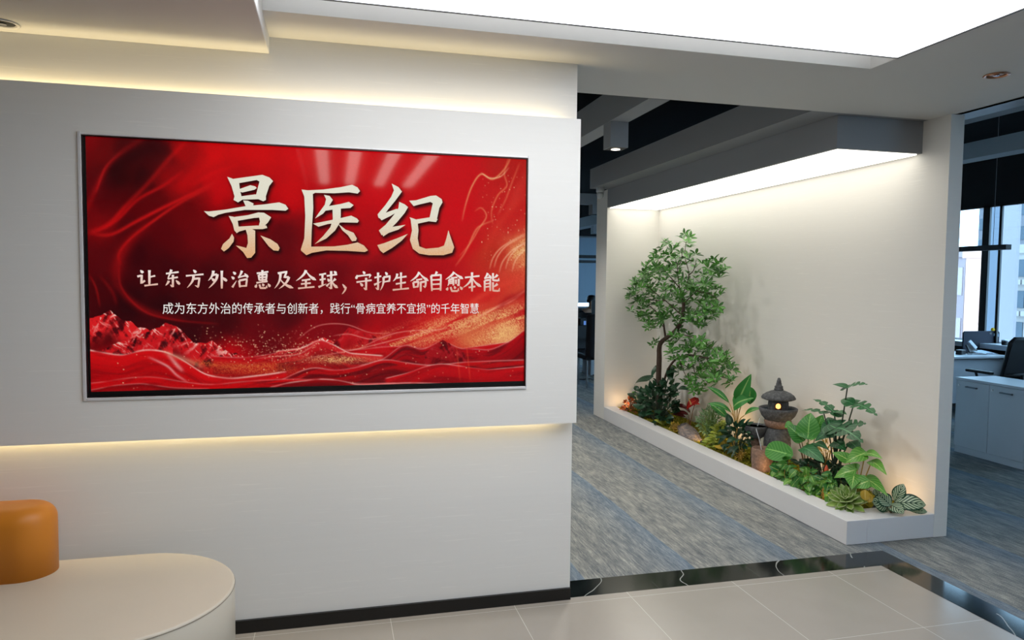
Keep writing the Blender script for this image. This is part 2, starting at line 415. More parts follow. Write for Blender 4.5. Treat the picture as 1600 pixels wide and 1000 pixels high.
ctl = [(140, 215, 112, 4, 8), (165, 240, 95, 3, 6), (200, 228, 62, 2, 5), (245, 235, 52, 2, 6), (285, 232, 150, 3, 6), (330, 235, 190, 3, 8), (400, 235, 196, 3, 8),
       (470, 240, 196, 4, 12), (560, 255, 196, 5, 14), (640, 265, 194, 6, 16), (720, 262, 190, 8, 18), (800, 262, 172, 24, 20), (160, 290, 80, 3, 8), (185, 270, 45, 2, 4),
       (225, 275, 40, 1, 4), (265, 275, 130, 3, 7), (300, 290, 150, 3, 8), (345, 290, 182, 3, 10), (240, 320, 85, 2, 6), (290, 320, 95, 2, 6), (380, 330, 140, 2, 8), (450, 300, 188, 3, 10),
       (530, 320, 185, 4, 14), (590, 300, 192, 5, 16), (640, 340, 190, 6, 18), (720, 320, 194, 10, 20), (790, 320, 185, 26, 25), (160, 350, 110, 4, 8), (200, 360, 70, 2, 6), (260, 365, 80, 1, 6), (320, 370, 100, 2, 8),
       (440, 370, 90, 1, 8), (520, 370, 150, 3, 12), (590, 380, 165, 4, 14), (720, 380, 190, 12, 18), (760, 400, 178, 40, 25), (810, 400, 205, 100, 62), (170, 410, 80, 3, 8), (215, 400, 52, 1, 6), (260, 420, 58, 1, 6),
       (330, 440, 60, 1, 6), (430, 440, 72, 1, 8), (520, 430, 100, 1, 10), (600, 430, 118, 2, 12), (680, 430, 165, 4, 16), (745, 450, 185, 20, 22), (805, 450, 196, 70, 45), (165, 455, 62, 2, 6), (200, 470, 38, 1, 5), (260, 480, 40, 1, 5),
       (350, 500, 58, 1, 6), (450, 485, 72, 1, 8), (540, 490, 105, 2, 12), (620, 500, 150, 3, 14), (700, 495, 186, 8, 18), (770, 490, 196, 60, 40), (815, 490, 176, 16, 20), (180, 500, 44, 2, 6), (300, 520, 48, 1, 6),
       (420, 525, 92, 2, 10), (500, 515, 120, 2, 12), (590, 525, 168, 6, 14), (680, 520, 190, 20, 20), (740, 530, 200, 90, 55), (790, 520, 215, 140, 90), (815, 560, 165, 8, 16), (200, 560, 160, 4, 12), (350, 570, 180, 5, 14), (500, 570, 180, 16, 16), (620, 570, 165, 8, 14), (740, 570, 175, 8, 18), (200, 600, 170, 4, 12), (400, 600, 165, 4, 12), (600, 595, 130, 4, 10), (780, 590, 160, 6, 16)]
num = np.zeros(U.shape+(3,)); den = np.zeros(U.shape)
wu = U+14*(fbm(U/40, V/40, 3)-.5)*2; wv = V+14*(fbm(U/40, V/40, 9)-.5)*2
for (u, v, r, g_, b_) in ctl:
    q = 1/(((wu-u)**2+(wv-v)**2)**1.5+400); num += q[..., None]*np.array([r, g_, b_])/255; den += q
img = num/den[..., None]
RED = np.array([205, 14, 24])/255; DK = np.array([42, 1, 5])/255; PALE = np.array([240, 205, 190])/255; GOLD = np.array([222, 168, 108])/255
def dist(pts):
    P = []
    for i in range(len(pts)-1):                  # smooth the polyline
        p0, p1, p2, p3 = [np.array(pts[max(0, min(len(pts)-1, i+k))], float) for k in (-1, 0, 1, 2)]
        for t in np.linspace(0, 1, 6, endpoint=False):
            P.append(.5*((2*p1)+(-p0+p2)*t+(2*p0-5*p1+4*p2-p3)*t*t+(-p0+3*p1-3*p2+p3)*t**3))
    P.append(np.array(pts[-1], float)); P = np.array(P)
    lo, hi = P.min(0)-40, P.max(0)+40
    msk = (U > lo[0]) & (U < hi[0]) & (V > lo[1]) & (V < hi[1])
    d = np.full(U.shape, 1e3); sd = np.zeros(U.shape); al = np.zeros(U.shape)
    uu, vv = U[msk], V[msk]; dd = np.full(uu.shape, 1e3); ss = np.zeros(uu.shape); aa = np.zeros(uu.shape)
    for i in range(len(P)-1):
        a, b2 = P[i], P[i+1]; e2 = b2-a; l2 = e2 @ e2+1e-9
        t = np.clip(((uu-a[0])*e2[0]+(vv-a[1])*e2[1])/l2, 0, 1)
        qx, qy = uu-a[0]-t*e2[0], vv-a[1]-t*e2[1]; q = np.hypot(qx, qy)
        k = q < dd; dd[k] = q[k]; ss[k] = np.sign(e2[0]*qy-e2[1]*qx)[k]; aa[k] = (i+t[k])/(len(P)-1)
    d[msk] = dd; sd[msk] = ss; al[msk] = aa
    return d, sd, al
def stroke(pts, w, col, a, taper=True, side=0, fade=1.0):
    global img
    d, s, al = dist(pts)
    k = np.exp(-(d/w)**2) if side == 0 else np.where(s*side > 0, np.exp(-(d/w)**1.3), np.exp(-(d/1.2)**2))
    if taper: k = k*np.clip(np.sin(np.pi*np.clip(al*.96+.02, 0, 1)), 0, 1)**.5
    k = (k*a)[..., None]; img = img*(1-k)+np.array(col)/255*k
# silk folds in the upper left
for pts, w, c_, a, sd_ in [
    ([(140, 362), (170, 350), (200, 318), (232, 285), (262, 250), (290, 222)], 4, (200, 12, 14), .75, 0),
    ([(140, 366), (180, 346), (215, 312), (255, 290), (285, 268)], 3, (190, 10, 14), .7, 0),
    ([(146, 366), (175, 366), (215, 345), (260, 322), (310, 298), (336, 284)], 3, (196, 16, 18), .8, 0),
    ([(188, 412), (186, 396), (205, 372), (240, 345), (280, 318), (330, 292)], 2.5, (200, 20, 20), .75, 0),
    ([(182, 440), (184, 410), (200, 380), (232, 350)], 9, (150, 6, 10), .6, 0),
    ([(135, 330), (152, 290), (170, 258), (195, 235), (225, 216)], 5, (165, 10, 14), .6, 0),
    ([(150, 300), (165, 262), (190, 238)], 2, (205, 20, 22), .55, 0),
    ([(170, 300), (182, 262), (215, 240), (245, 225)], 14, (36, 1, 4), .75, 0), ([(190, 320), (225, 285), (260, 245)], 10, (60, 2, 5), .55, 0),
    ([(180, 440), (200, 466), (235, 488), (285, 498)], 6, (130, 6, 10), .6, 0), ([(186, 412), (190, 450), (225, 486), (275, 500), (340, 506)], 2, (170, 14, 18), .5, 0),
    ([(140, 430), (150, 450), (156, 478)], 2, (150, 10, 12), .6, 0), ([(155, 430), (175, 455), (182, 475)], 3, (130, 6, 10), .5, 0),
    ([(270, 300), (300, 275), (340, 245), (365, 225)], 12, (205, 6, 10), .45, 0), ([(300, 290), (330, 272), (370, 258)], 4, (215, 10, 14), .4, 0)]:
    stroke(pts, w, c_, a, True, sd_)
# gold marbling at the upper right
for pts, w, c_, a in [
    ([(800, 240), (790, 262), (770, 280), (752, 272), (738, 290), (728, 318), (722, 345)], 1.4, (230, 170, 110), .75),
    ([(796, 243), (788, 270), (792, 290), (778, 305), (768, 330), (770, 350)], 1.3, (222, 120, 80), .7),
    ([(812, 255), (800, 285), (790, 312), (778, 335)], 1.5, (215, 110, 75), .6), ([(752, 270), (765, 278), (782, 276), (795, 262)], 1.1, (235, 190, 140), .7),
    ([(742, 330), (752, 325), (760, 338), (748, 358), (735, 380), (718, 400)], 1.2, (225, 130, 90), .7), ([(770, 345), (752, 352), (742, 362), (728, 392), (712, 415)], 1.4, (225, 140, 95), .7),
    ([(822, 300), (800, 325), (780, 350), (765, 375), (755, 400)], 6, (200, 50, 36), .5), ([(826, 270), (808, 300), (795, 330)], 8, (200, 60, 45), .4)]:
    stroke(pts, w, c_, a)
sp = vnoise(U*1.3, V*1.3, 31)
grain = (vnoise(U*1.1, V*1.1, 41)-.5)
def gold(mask, amt=1.0, col=GOLD):
    global img
    k = np.clip(mask*(.55+1.5*grain), 0, 1)*amt; img = img*(1-k[..., None])+col*k[..., None]
rot = lambda a: (U*math.cos(a)+V*math.sin(a), -U*math.sin(a)+V*math.cos(a))
p, q = rot(-.62)
fl = fbm(p/60, q/9, 51, 4)
gold(sm(34, 4, np.hypot((U-822)/1.0, (V-395)/1.15))*sm(.30, .62, fl)*1.2+.9*sm(40, 8, np.hypot((U-826), (V-405)/1.4))*.55)
for i, (x, y) in enumerate(((765, 420), (772, 418), (780, 426), (790, 420), (800, 424))):
    stroke([(x, y), (x+6, y-18), (x+22, y-36), (826, y-58+i*5)], 1.2, (240, 190, 150), .6)
# broad red folds right of the lettering
for pts, w, c_, a, s_ in [
    ([(500, 560), (580, 548), (660, 515), (740, 470), (800, 440), (826, 415)], 14, (200, 30, 24), .5, 0), ([(640, 540), (700, 500), (770, 452), (826, 432)], 5, (215, 70, 50), .5, 0),
    ([(700, 520), (760, 488), (800, 470), (826, 448)], 1.6, (235, 150, 120), .7, 0), ([(735, 505), (775, 480), (826, 452)], 1.4, (240, 170, 130), .6, 0),
    ([(770, 498), (790, 470), (810, 462), (826, 452)], 6, (150, 6, 14), .6, 0)]:
    stroke(pts, w, c_, a, True, s_)
p, q = rot(-.38); fl = fbm(p/70, q/7, 61, 5)
band = np.exp(-((V-(590-.0*U)-(-(U-470)*.27-20*np.sin((U-470)/120)))/17)**2)*sm(500, 640, U)
gold(band*sm(.35, .6, fl)*1.15, .9); gold(np.exp(-(((U-785)/44)**2+((V-520+.30*(U-785))/17)**2))*1.15, .95, np.array([228, 178, 112])/255)
gold(np.exp(-(((U-560)/48)**2+((V-557+.16*(U-560))/6)**2)), .9); gold(np.exp(-(((U-690)/60)**2+((V-525+.38*(U-690))/9)**2))*.8, .7)
# mountains, back to front
def ridge(pts, seed, rough):
    xs, ys = zip(*pts); y = np.interp(U, xs, ys); k = rough*((U > xs[0]) & (U < xs[-1]))
    return y+k*(fbm(U/9, U*0+seed, seed, 4)-.5)
def mount(pts, seed, amp=5, lit=(196, 22, 28), dark=(50, 2, 8), base=40, snow=.0, soft=14, peakx=None):
    global img
    y = ridge(pts, seed, amp); dep = V-y
    n = fbm((U+dep*.55)/13, (V-dep*.2)/20, seed+5, 5, True); n2 = fbm((U-dep*.8)/10, V/26, seed+11, 5, True)
    sh = sm(.42, .66, n*.55+n2*.45+.10*np.sin((U+dep*.9)/11+seed))
    col = np.array(dark)/255*(1-sh[..., None])+np.array(lit)/255*sh[..., None]
    hl = sm(.78, .9, np.maximum(n, n2))*np.exp(-np.clip(dep, 0, 99)/22)*snow
    col = col*(1-hl[..., None])+PALE*hl[..., None]
    k = sm(-.6, .6, dep)*sm(base+soft, base-soft, dep)*((U > pts[0][0]) & (U < pts[-1][0]))
    img = img*(1-k[..., None])+col*k[..., None]
mount([(130, 502), (142, 496), (158, 493), (172, 485), (182, 492), (192, 500), (205, 502), (216, 512), (232, 514), (250, 522), (270, 545)], 101, 5, (205, 26, 30), (70, 3, 10), 36, .95)
mount([(160, 546), (200, 530), (232, 518), (250, 510), (258, 504), (268, 506), (282, 514), (292, 524), (303, 534), (320, 536), (332, 533), (345, 542), (362, 551), (380, 556)], 117, 6, (190, 20, 26), (44, 2, 8), 38, .9)
mount([(470, 540), (490, 533), (505, 528), (520, 534), (535, 545), (560, 552)], 131, 4, (200, 40, 40), (120, 8, 16), 20, 1.3)
mount([(515, 545), (545, 512), (580, 522), (610, 540)], 133, 4, (175, 14, 22), (90, 4, 12), 20, .2, 12)
# rolling waves, back to front: crest line, fill colours, pale edge
def wave(pts, top, bot, hgt, edge=.6, streak=.5, seed=1, ew=1.1):
    global img
    xs, ys = zip(*pts); xx = np.linspace(xs[0], xs[-1], 160)
    yy = np.interp(xx, xs, ys); ker = np.hanning(25); ker /= ker.sum(); yp = np.pad(yy, 12, mode='edge'); yy = np.convolve(yp, ker, 'valid')
    y = np.interp(U, xx, yy); dep = V-y; inx = sm(xs[0]-1, xs[0]+6, U)*sm(xs[-1]+1, xs[-1]-6, U)
    f = np.clip(dep/hgt, 0, 1)[..., None]; col = np.array(top)/255*(1-f)+np.array(bot)/255*f
    n = fbm((U+dep*1.2)/46, dep/5.0+U/90, seed, 5); k = (sm(.40, .75, n)*streak)[..., None]
    col = col*(1-k)+(np.array([70, 3, 10])/255)*k
    hl = (sm(.70, .82, fbm((U+dep)/40, dep/3.2, seed+7, 4))*.35*streak)[..., None]; col = col*(1-hl)+np.array([230, 90, 80])/255*hl
    a = (sm(-.5, .5, dep)*inx)[..., None]; img = img*(1-a)+col*a
    ed = (np.exp(-(dep/ew)**2)*inx*edge*np.clip(.35+1.3*vnoise(U/17, U*0+3, seed+3), 0, 1))[..., None]; img = img*(1-ed)+PALE*ed
wave([(330, 556), (380, 560), (430, 552), (480, 540), (540, 548), (620, 540), (700, 548), (826, 530)], (185, 10, 18), (150, 5, 12), 30, .3, .35, 211)
wave([(430, 549), (470, 545), (500, 530), (520, 538), (545, 552), (600, 556)], (190, 30, 34), (150, 6, 14), 26, .8, .55, 215)
gold(np.exp(-(((U-525)/50)**2+((V-562)/6)**2))*1.2, .95); gold(np.exp(-(((U-400)/75)**2+((V-578)/8)**2))*1.0, .8, np.array([200, 100, 50])/255)
wave([(560, 572), (600, 562), (625, 540), (640, 538), (655, 548), (668, 544), (690, 531), (704, 538), (720, 546), (745, 545), (765, 548), (800, 532), (826, 510)], (170, 6, 16), (110, 3, 10), 40, .35, .65, 221)
mount([(664, 552), (680, 538), (691, 531), (702, 537), (712, 545), (728, 552)], 141, 4, (150, 12, 20), (84, 2, 10), 26, .15)
wave([(130, 545), (165, 552), (195, 556), (215, 548), (235, 546), (262, 550), (290, 565), (320, 586), (360, 592), (420, 585), (450, 580)], (200, 10, 16), (165, 4, 10), 34, .75, .25, 231, 1.4)
stroke([(232, 558), (250, 566), (264, 574), (276, 586), (292, 596)], 2.2, (225, 170, 165), .7); stroke([(262, 553), (276, 570), (286, 580)], 3.5, (220, 180, 172), .65)
stroke([(255, 550), (290, 562), (318, 574)], 4, (205, 150, 120), .55)
gold(np.exp(-((V-(566+.16*(U-310)-.0011*(U-310)**2))/5)**2)*sm(285, 320, U)*sm(480, 400, U), .85, np.array([196, 96, 48])/255)
wave([(430, 600), (450, 588), (490, 572), (520, 580), (560, 574), (600, 560), (640, 568), (680, 572), (720, 566), (826, 562)], (180, 8, 14), (95, 3, 10), 32, .45, .7, 241)
wave([(600, 592), (640, 582), (665, 572), (690, 568), (720, 572), (760, 578), (826, 572)], (185, 8, 16), (150, 5, 14), 26, .5, .3, 251, .9)
wave([(130, 600), (170, 596), (200, 590), (240, 588), (280, 596), (330, 602), (380, 596), (450, 592), (520, 594), (560, 600), (620, 598)], (190, 6, 12), (150, 4, 10), 22, .3, .5, 261)
wave([(130, 612), (180, 602), (220, 599), (270, 606), (330, 608)], (120, 3, 8), (170, 5, 12), 16, .3, .4, 271)
wave([(420, 606), (450, 598), (500, 592), (530, 594), (560, 602), (640, 598), (700, 600)], (150, 6, 12), (60, 2, 8), 14, .6, .6, 281)
for pts in ([(465, 530), (490, 512), (515, 506), (545, 508), (580, 520), (620, 520)], [(520, 525), (545, 522), (580, 530), (610, 522)], [(400, 560), (440, 556), (470, 552), (500, 532)], [(480, 560), (560, 545), (640, 525), (700, 512)], [(560, 545), (620, 520), (690, 515)]):
    stroke(pts, .9, (236, 170, 150), .55)
for x0 in (717, 733): stroke([(x0-4, 540), (x0+2, 595)], 1.2, (225, 90, 50), .4)
rs = np.random.RandomState(5)
dust = np.zeros(U.shape)
for _ in range(950):                              # bright flecks
    z = rs.rand()
    if z < .5: u, v = 420+rs.randn()*42, 548+rs.randn()*9-abs(rs.randn())*6
    elif z < .65: u, v = 280+rs.rand()*200, 520+rs.randn()*10
    elif z < .8: u, v = 740+rs.rand()*80, 245+rs.rand()*150
    else: u, v = 160+rs.rand()*640, 500+rs.rand()*100
    j = int((u-134)/690*GW); i = int((v-214)/388*GH)
    if 1 < i < GH-2 and 1 < j < GW-2: dust[i, j] = max(dust[i, j], rs.rand()**2)
dd = np.maximum(dust, .6*np.maximum(np.roll(dust, 1, 0), np.roll(dust, 1, 1)))[..., None]; img = img*(1-dd)+np.array([240, 190, 150])/255*dd

# ---- big calligraphic characters: brush outlines
A_ = lambda L: [(100+x/4, 180+y/4) for x, y in L]
B_ = lambda L: [(460+x/4, 200+y/4) for x, y in L]
BIG = [A_(q) for q in (
    [(1020,385),(1062,400),(1095,425),(1100,470),(1115,528),(1088,545),(1060,530),(1066,508),(1048,445)],
    [(1060,398),(1205,378),(1240,373),(1285,390),(1307,412),(1283,442),(1262,505),(1262,530),(1245,538),(1215,525),(1200,500),(1222,415),(1205,405),(1092,425)],
    [(1097,462),(1165,438),(1195,445),(1205,455),(1190,466),(1115,483),(1098,478)], [(1100,508),(1195,495),(1225,500),(1220,525),(1110,528)],
    [(1120,533),(1150,535),(1185,552),(1180,575),(1140,578)],
    [(875,600),(905,602),(1010,590),(1140,568),(1250,558),(1345,545),(1385,560),(1402,585),(1385,597),(1300,592),(1130,592),(1010,610),(965,622),(935,637),(905,628)],
    [(1030,630),(1060,635),(1085,655),(1090,690),(1098,725),(1080,737),(1065,720),(1055,680)],
    [(1060,637),(1150,625),(1215,608),(1250,610),(1295,638),(1275,670),(1255,690),(1245,708),(1215,700),(1225,665),(1220,640),(1190,642),(1085,660)],
    [(1085,697),(1200,690),(1265,690),(1270,705),(1240,712),(1150,712),(1090,728)],
    [(1135,712),(1165,706),(1195,722),(1195,860),(1170,890),(1145,893),(1120,855),(1075,815),(1095,818),(1140,830),(1150,800),(1147,750)],
    [(1050,742),(1063,765),(1060,790),(1030,830),(1000,852),(982,835),(995,805),(1035,770)], [(1228,752),(1290,775),(1335,805),(1348,830),(1340,848),(1310,845),(1280,820)])] + [B_(q) for q in (
    [(45,385),(85,390),(180,385),(290,370),(360,355),(395,372),(410,395),(395,410),(340,402),(250,408),(130,405),(110,415),(75,410)],
    [(45,385),(115,405),(118,500),(108,640),(105,740),(75,795),(40,760),(62,690),(68,550),(62,430)],
    [(75,795),(40,765),(105,742),(250,740),(330,730),(395,715),(435,735),(460,765),(440,775),(330,768),(200,765),(110,780)],
    [(185,418),(220,425),(240,450),(215,490),(180,535),(130,565),(150,535),(190,480),(198,445)],
    [(205,490),(290,475),(340,462),(370,482),(350,500),(270,505),(195,517)], [(117,598),(160,590),(260,570),(355,548),(390,565),(403,580),(395,592),(300,590),(210,600),(150,617)],
    [(238,500),(290,500),(290,550),(285,590),(255,640),(200,690),(128,725),(180,675),(225,620),(240,570)], [(275,600),(320,635),(370,655),(390,690),(385,705),(360,708),(335,670),(300,640)],
    [(608,348),(650,370),(672,398),(630,455),(585,510),(560,545),(550,575),(525,560),(520,540),(570,480),(605,430),(622,390)], [(525,555),(570,530),(640,505),(650,520),(600,550),(545,577)],
    [(655,462),(690,478),(710,495),(690,530),(640,590),(600,630),(575,660),(545,670),(528,640),(570,605),(620,545),(650,500)], [(540,640),(600,620),(695,605),(650,635),(590,655),(555,678)],
    [(518,732),(560,720),(640,690),(708,662),(670,705),(610,750),(555,782),(535,765)],
    [(718,455),(760,452),(850,425),(885,422),(920,445),(925,465),(905,500),(890,570),(885,588),(860,582),(845,560),(858,500),(865,470),(850,462),(780,478),(745,488)],
    [(720,558),(760,572),(850,558),(895,570),(885,588),(840,583),(770,598),(735,590)],
    [(725,560),(770,590),(775,640),(770,690),(780,740),(820,755),(900,748),(935,735),(950,690),(962,640),(975,680),(998,745),(985,780),(930,795),(840,795),(780,785),(740,755),(722,700),(735,640)])]
def inside(poly, uu, vv):
    r = np.zeros(uu.shape, bool); n = len(poly)
    for i in range(n):
        x1, y1 = poly[i]; x2, y2 = poly[(i+1) % n]
        if y1 == y2: continue
        r ^= ((y1 > vv) != (y2 > vv)) & (uu < (x2-x1)*(vv-y1)/(y2-y1)+x1)
    return r
mask = np.zeros(U.shape)
for q in BIG: mask[inside(q, U-2.5, V-4)] = 1
k = np.hanning(15); k /= k.sum()
for ax in (0, 1): mask = np.apply_along_axis(lambda r: np.convolve(r, k, 'same'), ax, mask)
img = img*(1-.72*np.clip(mask*1.3, 0, 1)[..., None])           # the poster's own drop shadow under its headline
img *= (1+.10*grain)[..., None]
me = bpy.data.meshes.new('picture'); n = GW*GH
vv = np.stack([GX-tv.location.x, np.full_like(GX, SY-tv.location.y), GZ-tv.location.z], -1).reshape(-1, 3)
idx = np.arange(n).reshape(GH, GW); fc = np.stack([idx[:-1, :-1], idx[1:, :-1], idx[1:, 1:], idx[:-1, 1:]], -1).reshape(-1, 4)
me.vertices.add(n); me.vertices.foreach_set('co', vv.ravel().astype(np.float32))
me.loops.add(fc.size); me.loops.foreach_set('vertex_index', fc.ravel().astype(np.int32))
me.polygons.add(len(fc)); me.polygons.foreach_set('loop_start', np.arange(0, fc.size, 4, dtype=np.int32))
me.update(calc_edges=True)
ca = me.color_attributes.new('art', 'FLOAT_COLOR', 'POINT')
ca.data.foreach_set('color', np.concatenate([srgb2lin(img), np.ones(U.shape+(1,))], -1).reshape(-1).astype(np.float32))
t = NT('screen_picture'); a = t.n('ShaderNodeAttribute', attribute_name='art')
t.set((.003, .003, .003, 1), .05, spec=.30); t.l(a.outputs['Color'], t.b.inputs['Emission Color']); t.b.inputs['Emission Strength'].default_value = SELF
me.materials.append(t.m)
scr = bpy.data.objects.new('screen', me); COL.objects.link(scr); scr.parent = tv

def lettermat(name, c1, c2, z0, z1, sp_=.5):
    t = NT(name); c = t.n('ShaderNodeTexCoord'); s = t.n('ShaderNodeSeparateXYZ'); t.l(c.outputs['Object'], s.inputs[0])
    f = t.math('DIVIDE', t.math('SUBTRACT', s.outputs[2], z0), z1-z0, clamp=True)
    n = t.noise(t.mapping((1, 1, 1)), 240, 3, .8)
    f2 = t.math('MULTIPLY_ADD', n, sp_*2, -sp_); f3 = t.math('ADD', f, f2, clamp=True)
    col = t.mix(f3, L4(c1), L4(c2)); t.set((.004, .004, .004, 1), .2)
    t.l(col, t.b.inputs['Emission Color']); t.b.inputs['Emission Strength'].default_value = SELF; return t.m
def zof(v): return at(480, v, y=SY).z-tv.location.z
b = MB()
for i, q in enumerate(BIG):
    P = [at(u, v, y=SY) for u, v in q]
    b.prism([(p.x, p.z) for p in P], SY-.0022-.00004*i, SY-.0004, axis=1)
hl = b.build('headline_lettering', lettermat('headline_gold', '#dba26c', '#dedccb', zof(408), zof(330), .75), scr); recalc(hl)
hl['label'] = 'large pale gold brush lettering reading 景医纪'
def text(name, s, u0, u1, vmid, hpx, mat, bold, shear=.05, gaps=1.0):
    cu = bpy.data.curves.new(name, 'FONT'); cu.body = s; cu.size = 1; cu.offset = bold; cu.space_character = gaps; cu.extrude = .0; cu.resolution_u = 3
    o = bpy.data.objects.new(name, cu); COL.objects.link(o); bpy.context.view_layer.update()
    me = bpy.data.meshes.new_from_object(o.evaluated_get(bpy.context.evaluated_depsgraph_get())); bpy.data.objects.remove(o)
    co_ = np.array([v.co[:] for v in me.vertices]); x0, x1, y0, y1 = co_[:, 0].min(), co_[:, 0].max(), co_[:, 1].min(), co_[:, 1].max()
    a, c = at(u0, vmid, y=SY), at(u1, vmid, y=SY); zt, zb_ = at((u0+u1)/2, vmid-hpx/2, y=SY).z, at((u0+u1)/2, vmid+hpx/2, y=SY).z
    for v in me.vertices:
        fx = (v.co.x-x0)/(x1-x0); fz = (v.co.y-y0)/(y1-y0)
        v.co = (a.x+(c.x-a.x)*fx-tv.location.x, SY-.0012-tv.location.y, zb_+(zt-zb_)*fz-tv.location.z)
    me.materials.append(mat); ob = bpy.data.objects.new(name, me); COL.objects.link(ob); ob.parent = scr
    so = ob.modifiers.new('depth', 'SOLIDIFY'); so.thickness = .0008
    ob['label'] = 'pale brush lettering reading '+s; return ob
# ---- slogan line: every character from its own brush strokes on a 100 x 100 square (y down)
GL = {
'让': 'd 20,12 32,26|z 6,44 26,38 24,78 40,64|s 60,12 60,86|h 62,46 86,40|h 38,90 98,82',
'东': 'h 18,26 84,18|p 46,6 38,28 26,52|h 28,52 80,44|g 54,32 54,92 40,82|p 32,62 28,72 16,86|d 70,60 90,80',
'方': 'd 44,4 58,18|h 8,34 94,26|z 42,50 74,46 68,88|t 70,90 52,82|p 44,32 40,60 14,94',
'外': 'p 30,8 24,34 6,58|z 26,30 48,26|p 48,26 40,58 8,96|d 22,46 36,60|s 70,8 70,98|d 70,40 94,60',
'治': 'd 14,14 28,26|d 6,38 20,50|t 10,92 32,58|p 60,8 52,28 40,42|h 40,42 82,32|d 74,22 92,42|s 46,58 50,92|z 46,58 86,50 82,88|h 50,86 84,84',
'惠': 'h 20,18 82,10|s 30,26 34,54|z 30,26 74,22 70,54|h 34,39 70,37|h 34,53 70,50|s 50,2 50,64|h 18,66 78,58|d 20,74 12,90|z 34,74 40,92 70,92|t 72,92 74,78|d 50,70 58,82|d 80,70 92,86',
'及': 'p 34,14 30,56 6,94|z 22,18 66,10 54,38 76,36|p 76,36 62,66 28,96|n 34,44 56,72 98,92',
'全': 'p 50,2 36,28 2,56|n 50,4 70,32 100,52|h 30,54 72,48|h 26,72 74,67|h 12,94 92,86|s 50,50 50,90',
'球': 'h 6,22 40,16|h 8,48 38,42|t 2,84 42,68|s 22,20 22,76|h 44,28 96,20|g 66,4 66,92 52,84|d 48,42 58,56|t 42,80 62,60|p 88,42 80,50 72,58|n 68,48 80,72 100,88|d 80,4 92,16',
'守': 'd 46,2 58,14|d 16,20 10,40|h 18,26 88,18|t 88,18 80,36|h 12,56 94,46|g 64,34 64,94 50,84|d 32,60 46,76',
'护': 'h 4,32 42,24|g 24,6 24,92 10,82|t 2,68 44,50|d 64,4 76,18|z 54,30 90,24 86,52|h 54,54 86,48|p 54,30 52,64 36,96',
'生': 'p 30,10 24,30 6,48|h 26,32 84,24|h 22,62 80,54|h 4,92 98,84|s 52,4 52,90',
'命': 'p 50,2 34,26 2,48|n 50,4 72,28 100,46|h 34,42 66,37|s 18,54 22,82|z 18,54 46,50 42,78|h 22,78 44,75|z 56,54 86,49 83,76|t 84,78 70,72|s 58,52 58,100',
'自': 'p 56,0 50,10 42,20|s 24,20 28,98|z 24,20 78,16 76,96|h 28,42 74,40|h 28,64 74,62|h 28,88 76,86',
'愈': 'p 50,0 34,18 2,38|n 50,2 70,18 100,34|h 34,30 68,27|p 22,38 22,54 14,70|z 22,38 46,36 46,68|h 26,48 44,47|h 26,57 44,56|s 60,38 60,60|g 76,34 76,68 66,62|d 16,78 8,92|z 30,76 38,96 70,96|t 72,96 74,80|d 50,72 58,84|d 82,74 96,88',
'本': 'h 12,28 90,20|s 50,2 50,98|p 48,28 34,54 2,78|n 52,28 70,54 100,74|h 32,78 68,73',
'能': 'p 30,4 22,18 10,30|h 10,30 46,24|d 36,12 50,32|s 12,42 12,96|z 12,42 44,38 44,94|h 16,58 42,56|h 16,74 42,71|p 86,12 76,22 62,28|z 60,4 60,40 90,42|t 92,44 94,28|p 86,58 76,66 62,74|z 60,50 60,92 92,94|t 94,96 98,78',
'，': 'd 30,60 52,82|p 50,74 46,90 26,110'}
def brush(kind, pts):
    P = np.array(pts, float)
    if kind in 'pn' and len(P) == 3:
        t = np.linspace(0, 1, 9)[:, None]; P = (1-t)**2*P[0]+2*t*(1-t)*(2*P[1]-.5*(P[0]+P[2]))+t*t*P[2]
    seg = np.r_[0, np.cumsum(np.hypot(*np.diff(P, axis=0).T))]; t = seg/seg[-1]
    base = {'h': [(0, 9), (.15, 8), (.5, 6.5), (.85, 9), (1, 8)], 's': [(0, 12), (.2, 10), (.8, 10), (1, 8)], 'p': [(0, 13), (.4, 10), (.8, 6), (1, 1.5)],
            'n': [(0, 3), (.4, 8), (.8, 15), (1, 3)], 'd': [(0, 4), (.6, 14), (1, 9)], 't': [(0, 11), (.5, 7), (1, 1.5)], 'z': [(0, 10), (1, 9)], 'g': [(0, 12), (.6, 10), (.85, 11), (1, 2)]}[kind]
    out = []
    Q = []
    for i in range(len(P)-1):
        for f in np.linspace(0, 1, 5, endpoint=False): Q.append(P[i]+(P[i+1]-P[i])*f)
    Q.append(P[-1]); Q = np.array(Q); s2 = np.r_[0, np.cumsum(np.hypot(*np.diff(Q, axis=0).T))]; s2 /= s2[-1]
    w = np.interp(s2, *zip(*base))*.52
    d = np.gradient(Q, axis=0); d /= np.hypot(*d.T)[:, None]+1e-9; nn = np.stack([-d[:, 1], d[:, 0]], -1)
    return Q+nn*w[:, None], Q-nn*w[:, None]
SLOGAN = [('让', 230, 434, 35), ('东', 269, 435, 30), ('方', 304, 436, 32), ('外', 340, 436, 33), ('治', 375, 436, 30), ('惠', 410, 437, 29), ('及', 443, 437, 32), ('全', 478, 437, 32), ('球', 512.5, 438, 31),
          ('，', 540, 441, 24), ('守', 568, 439, 29), ('护', 598, 439.5, 28), ('生', 626, 440, 27), ('命', 655, 440, 29), ('自', 681, 440, 28), ('愈', 709.5, 440.5, 28), ('本', 737.5, 440.5, 29), ('能', 767.5, 441, 27)]
b = MB(); kk = 0
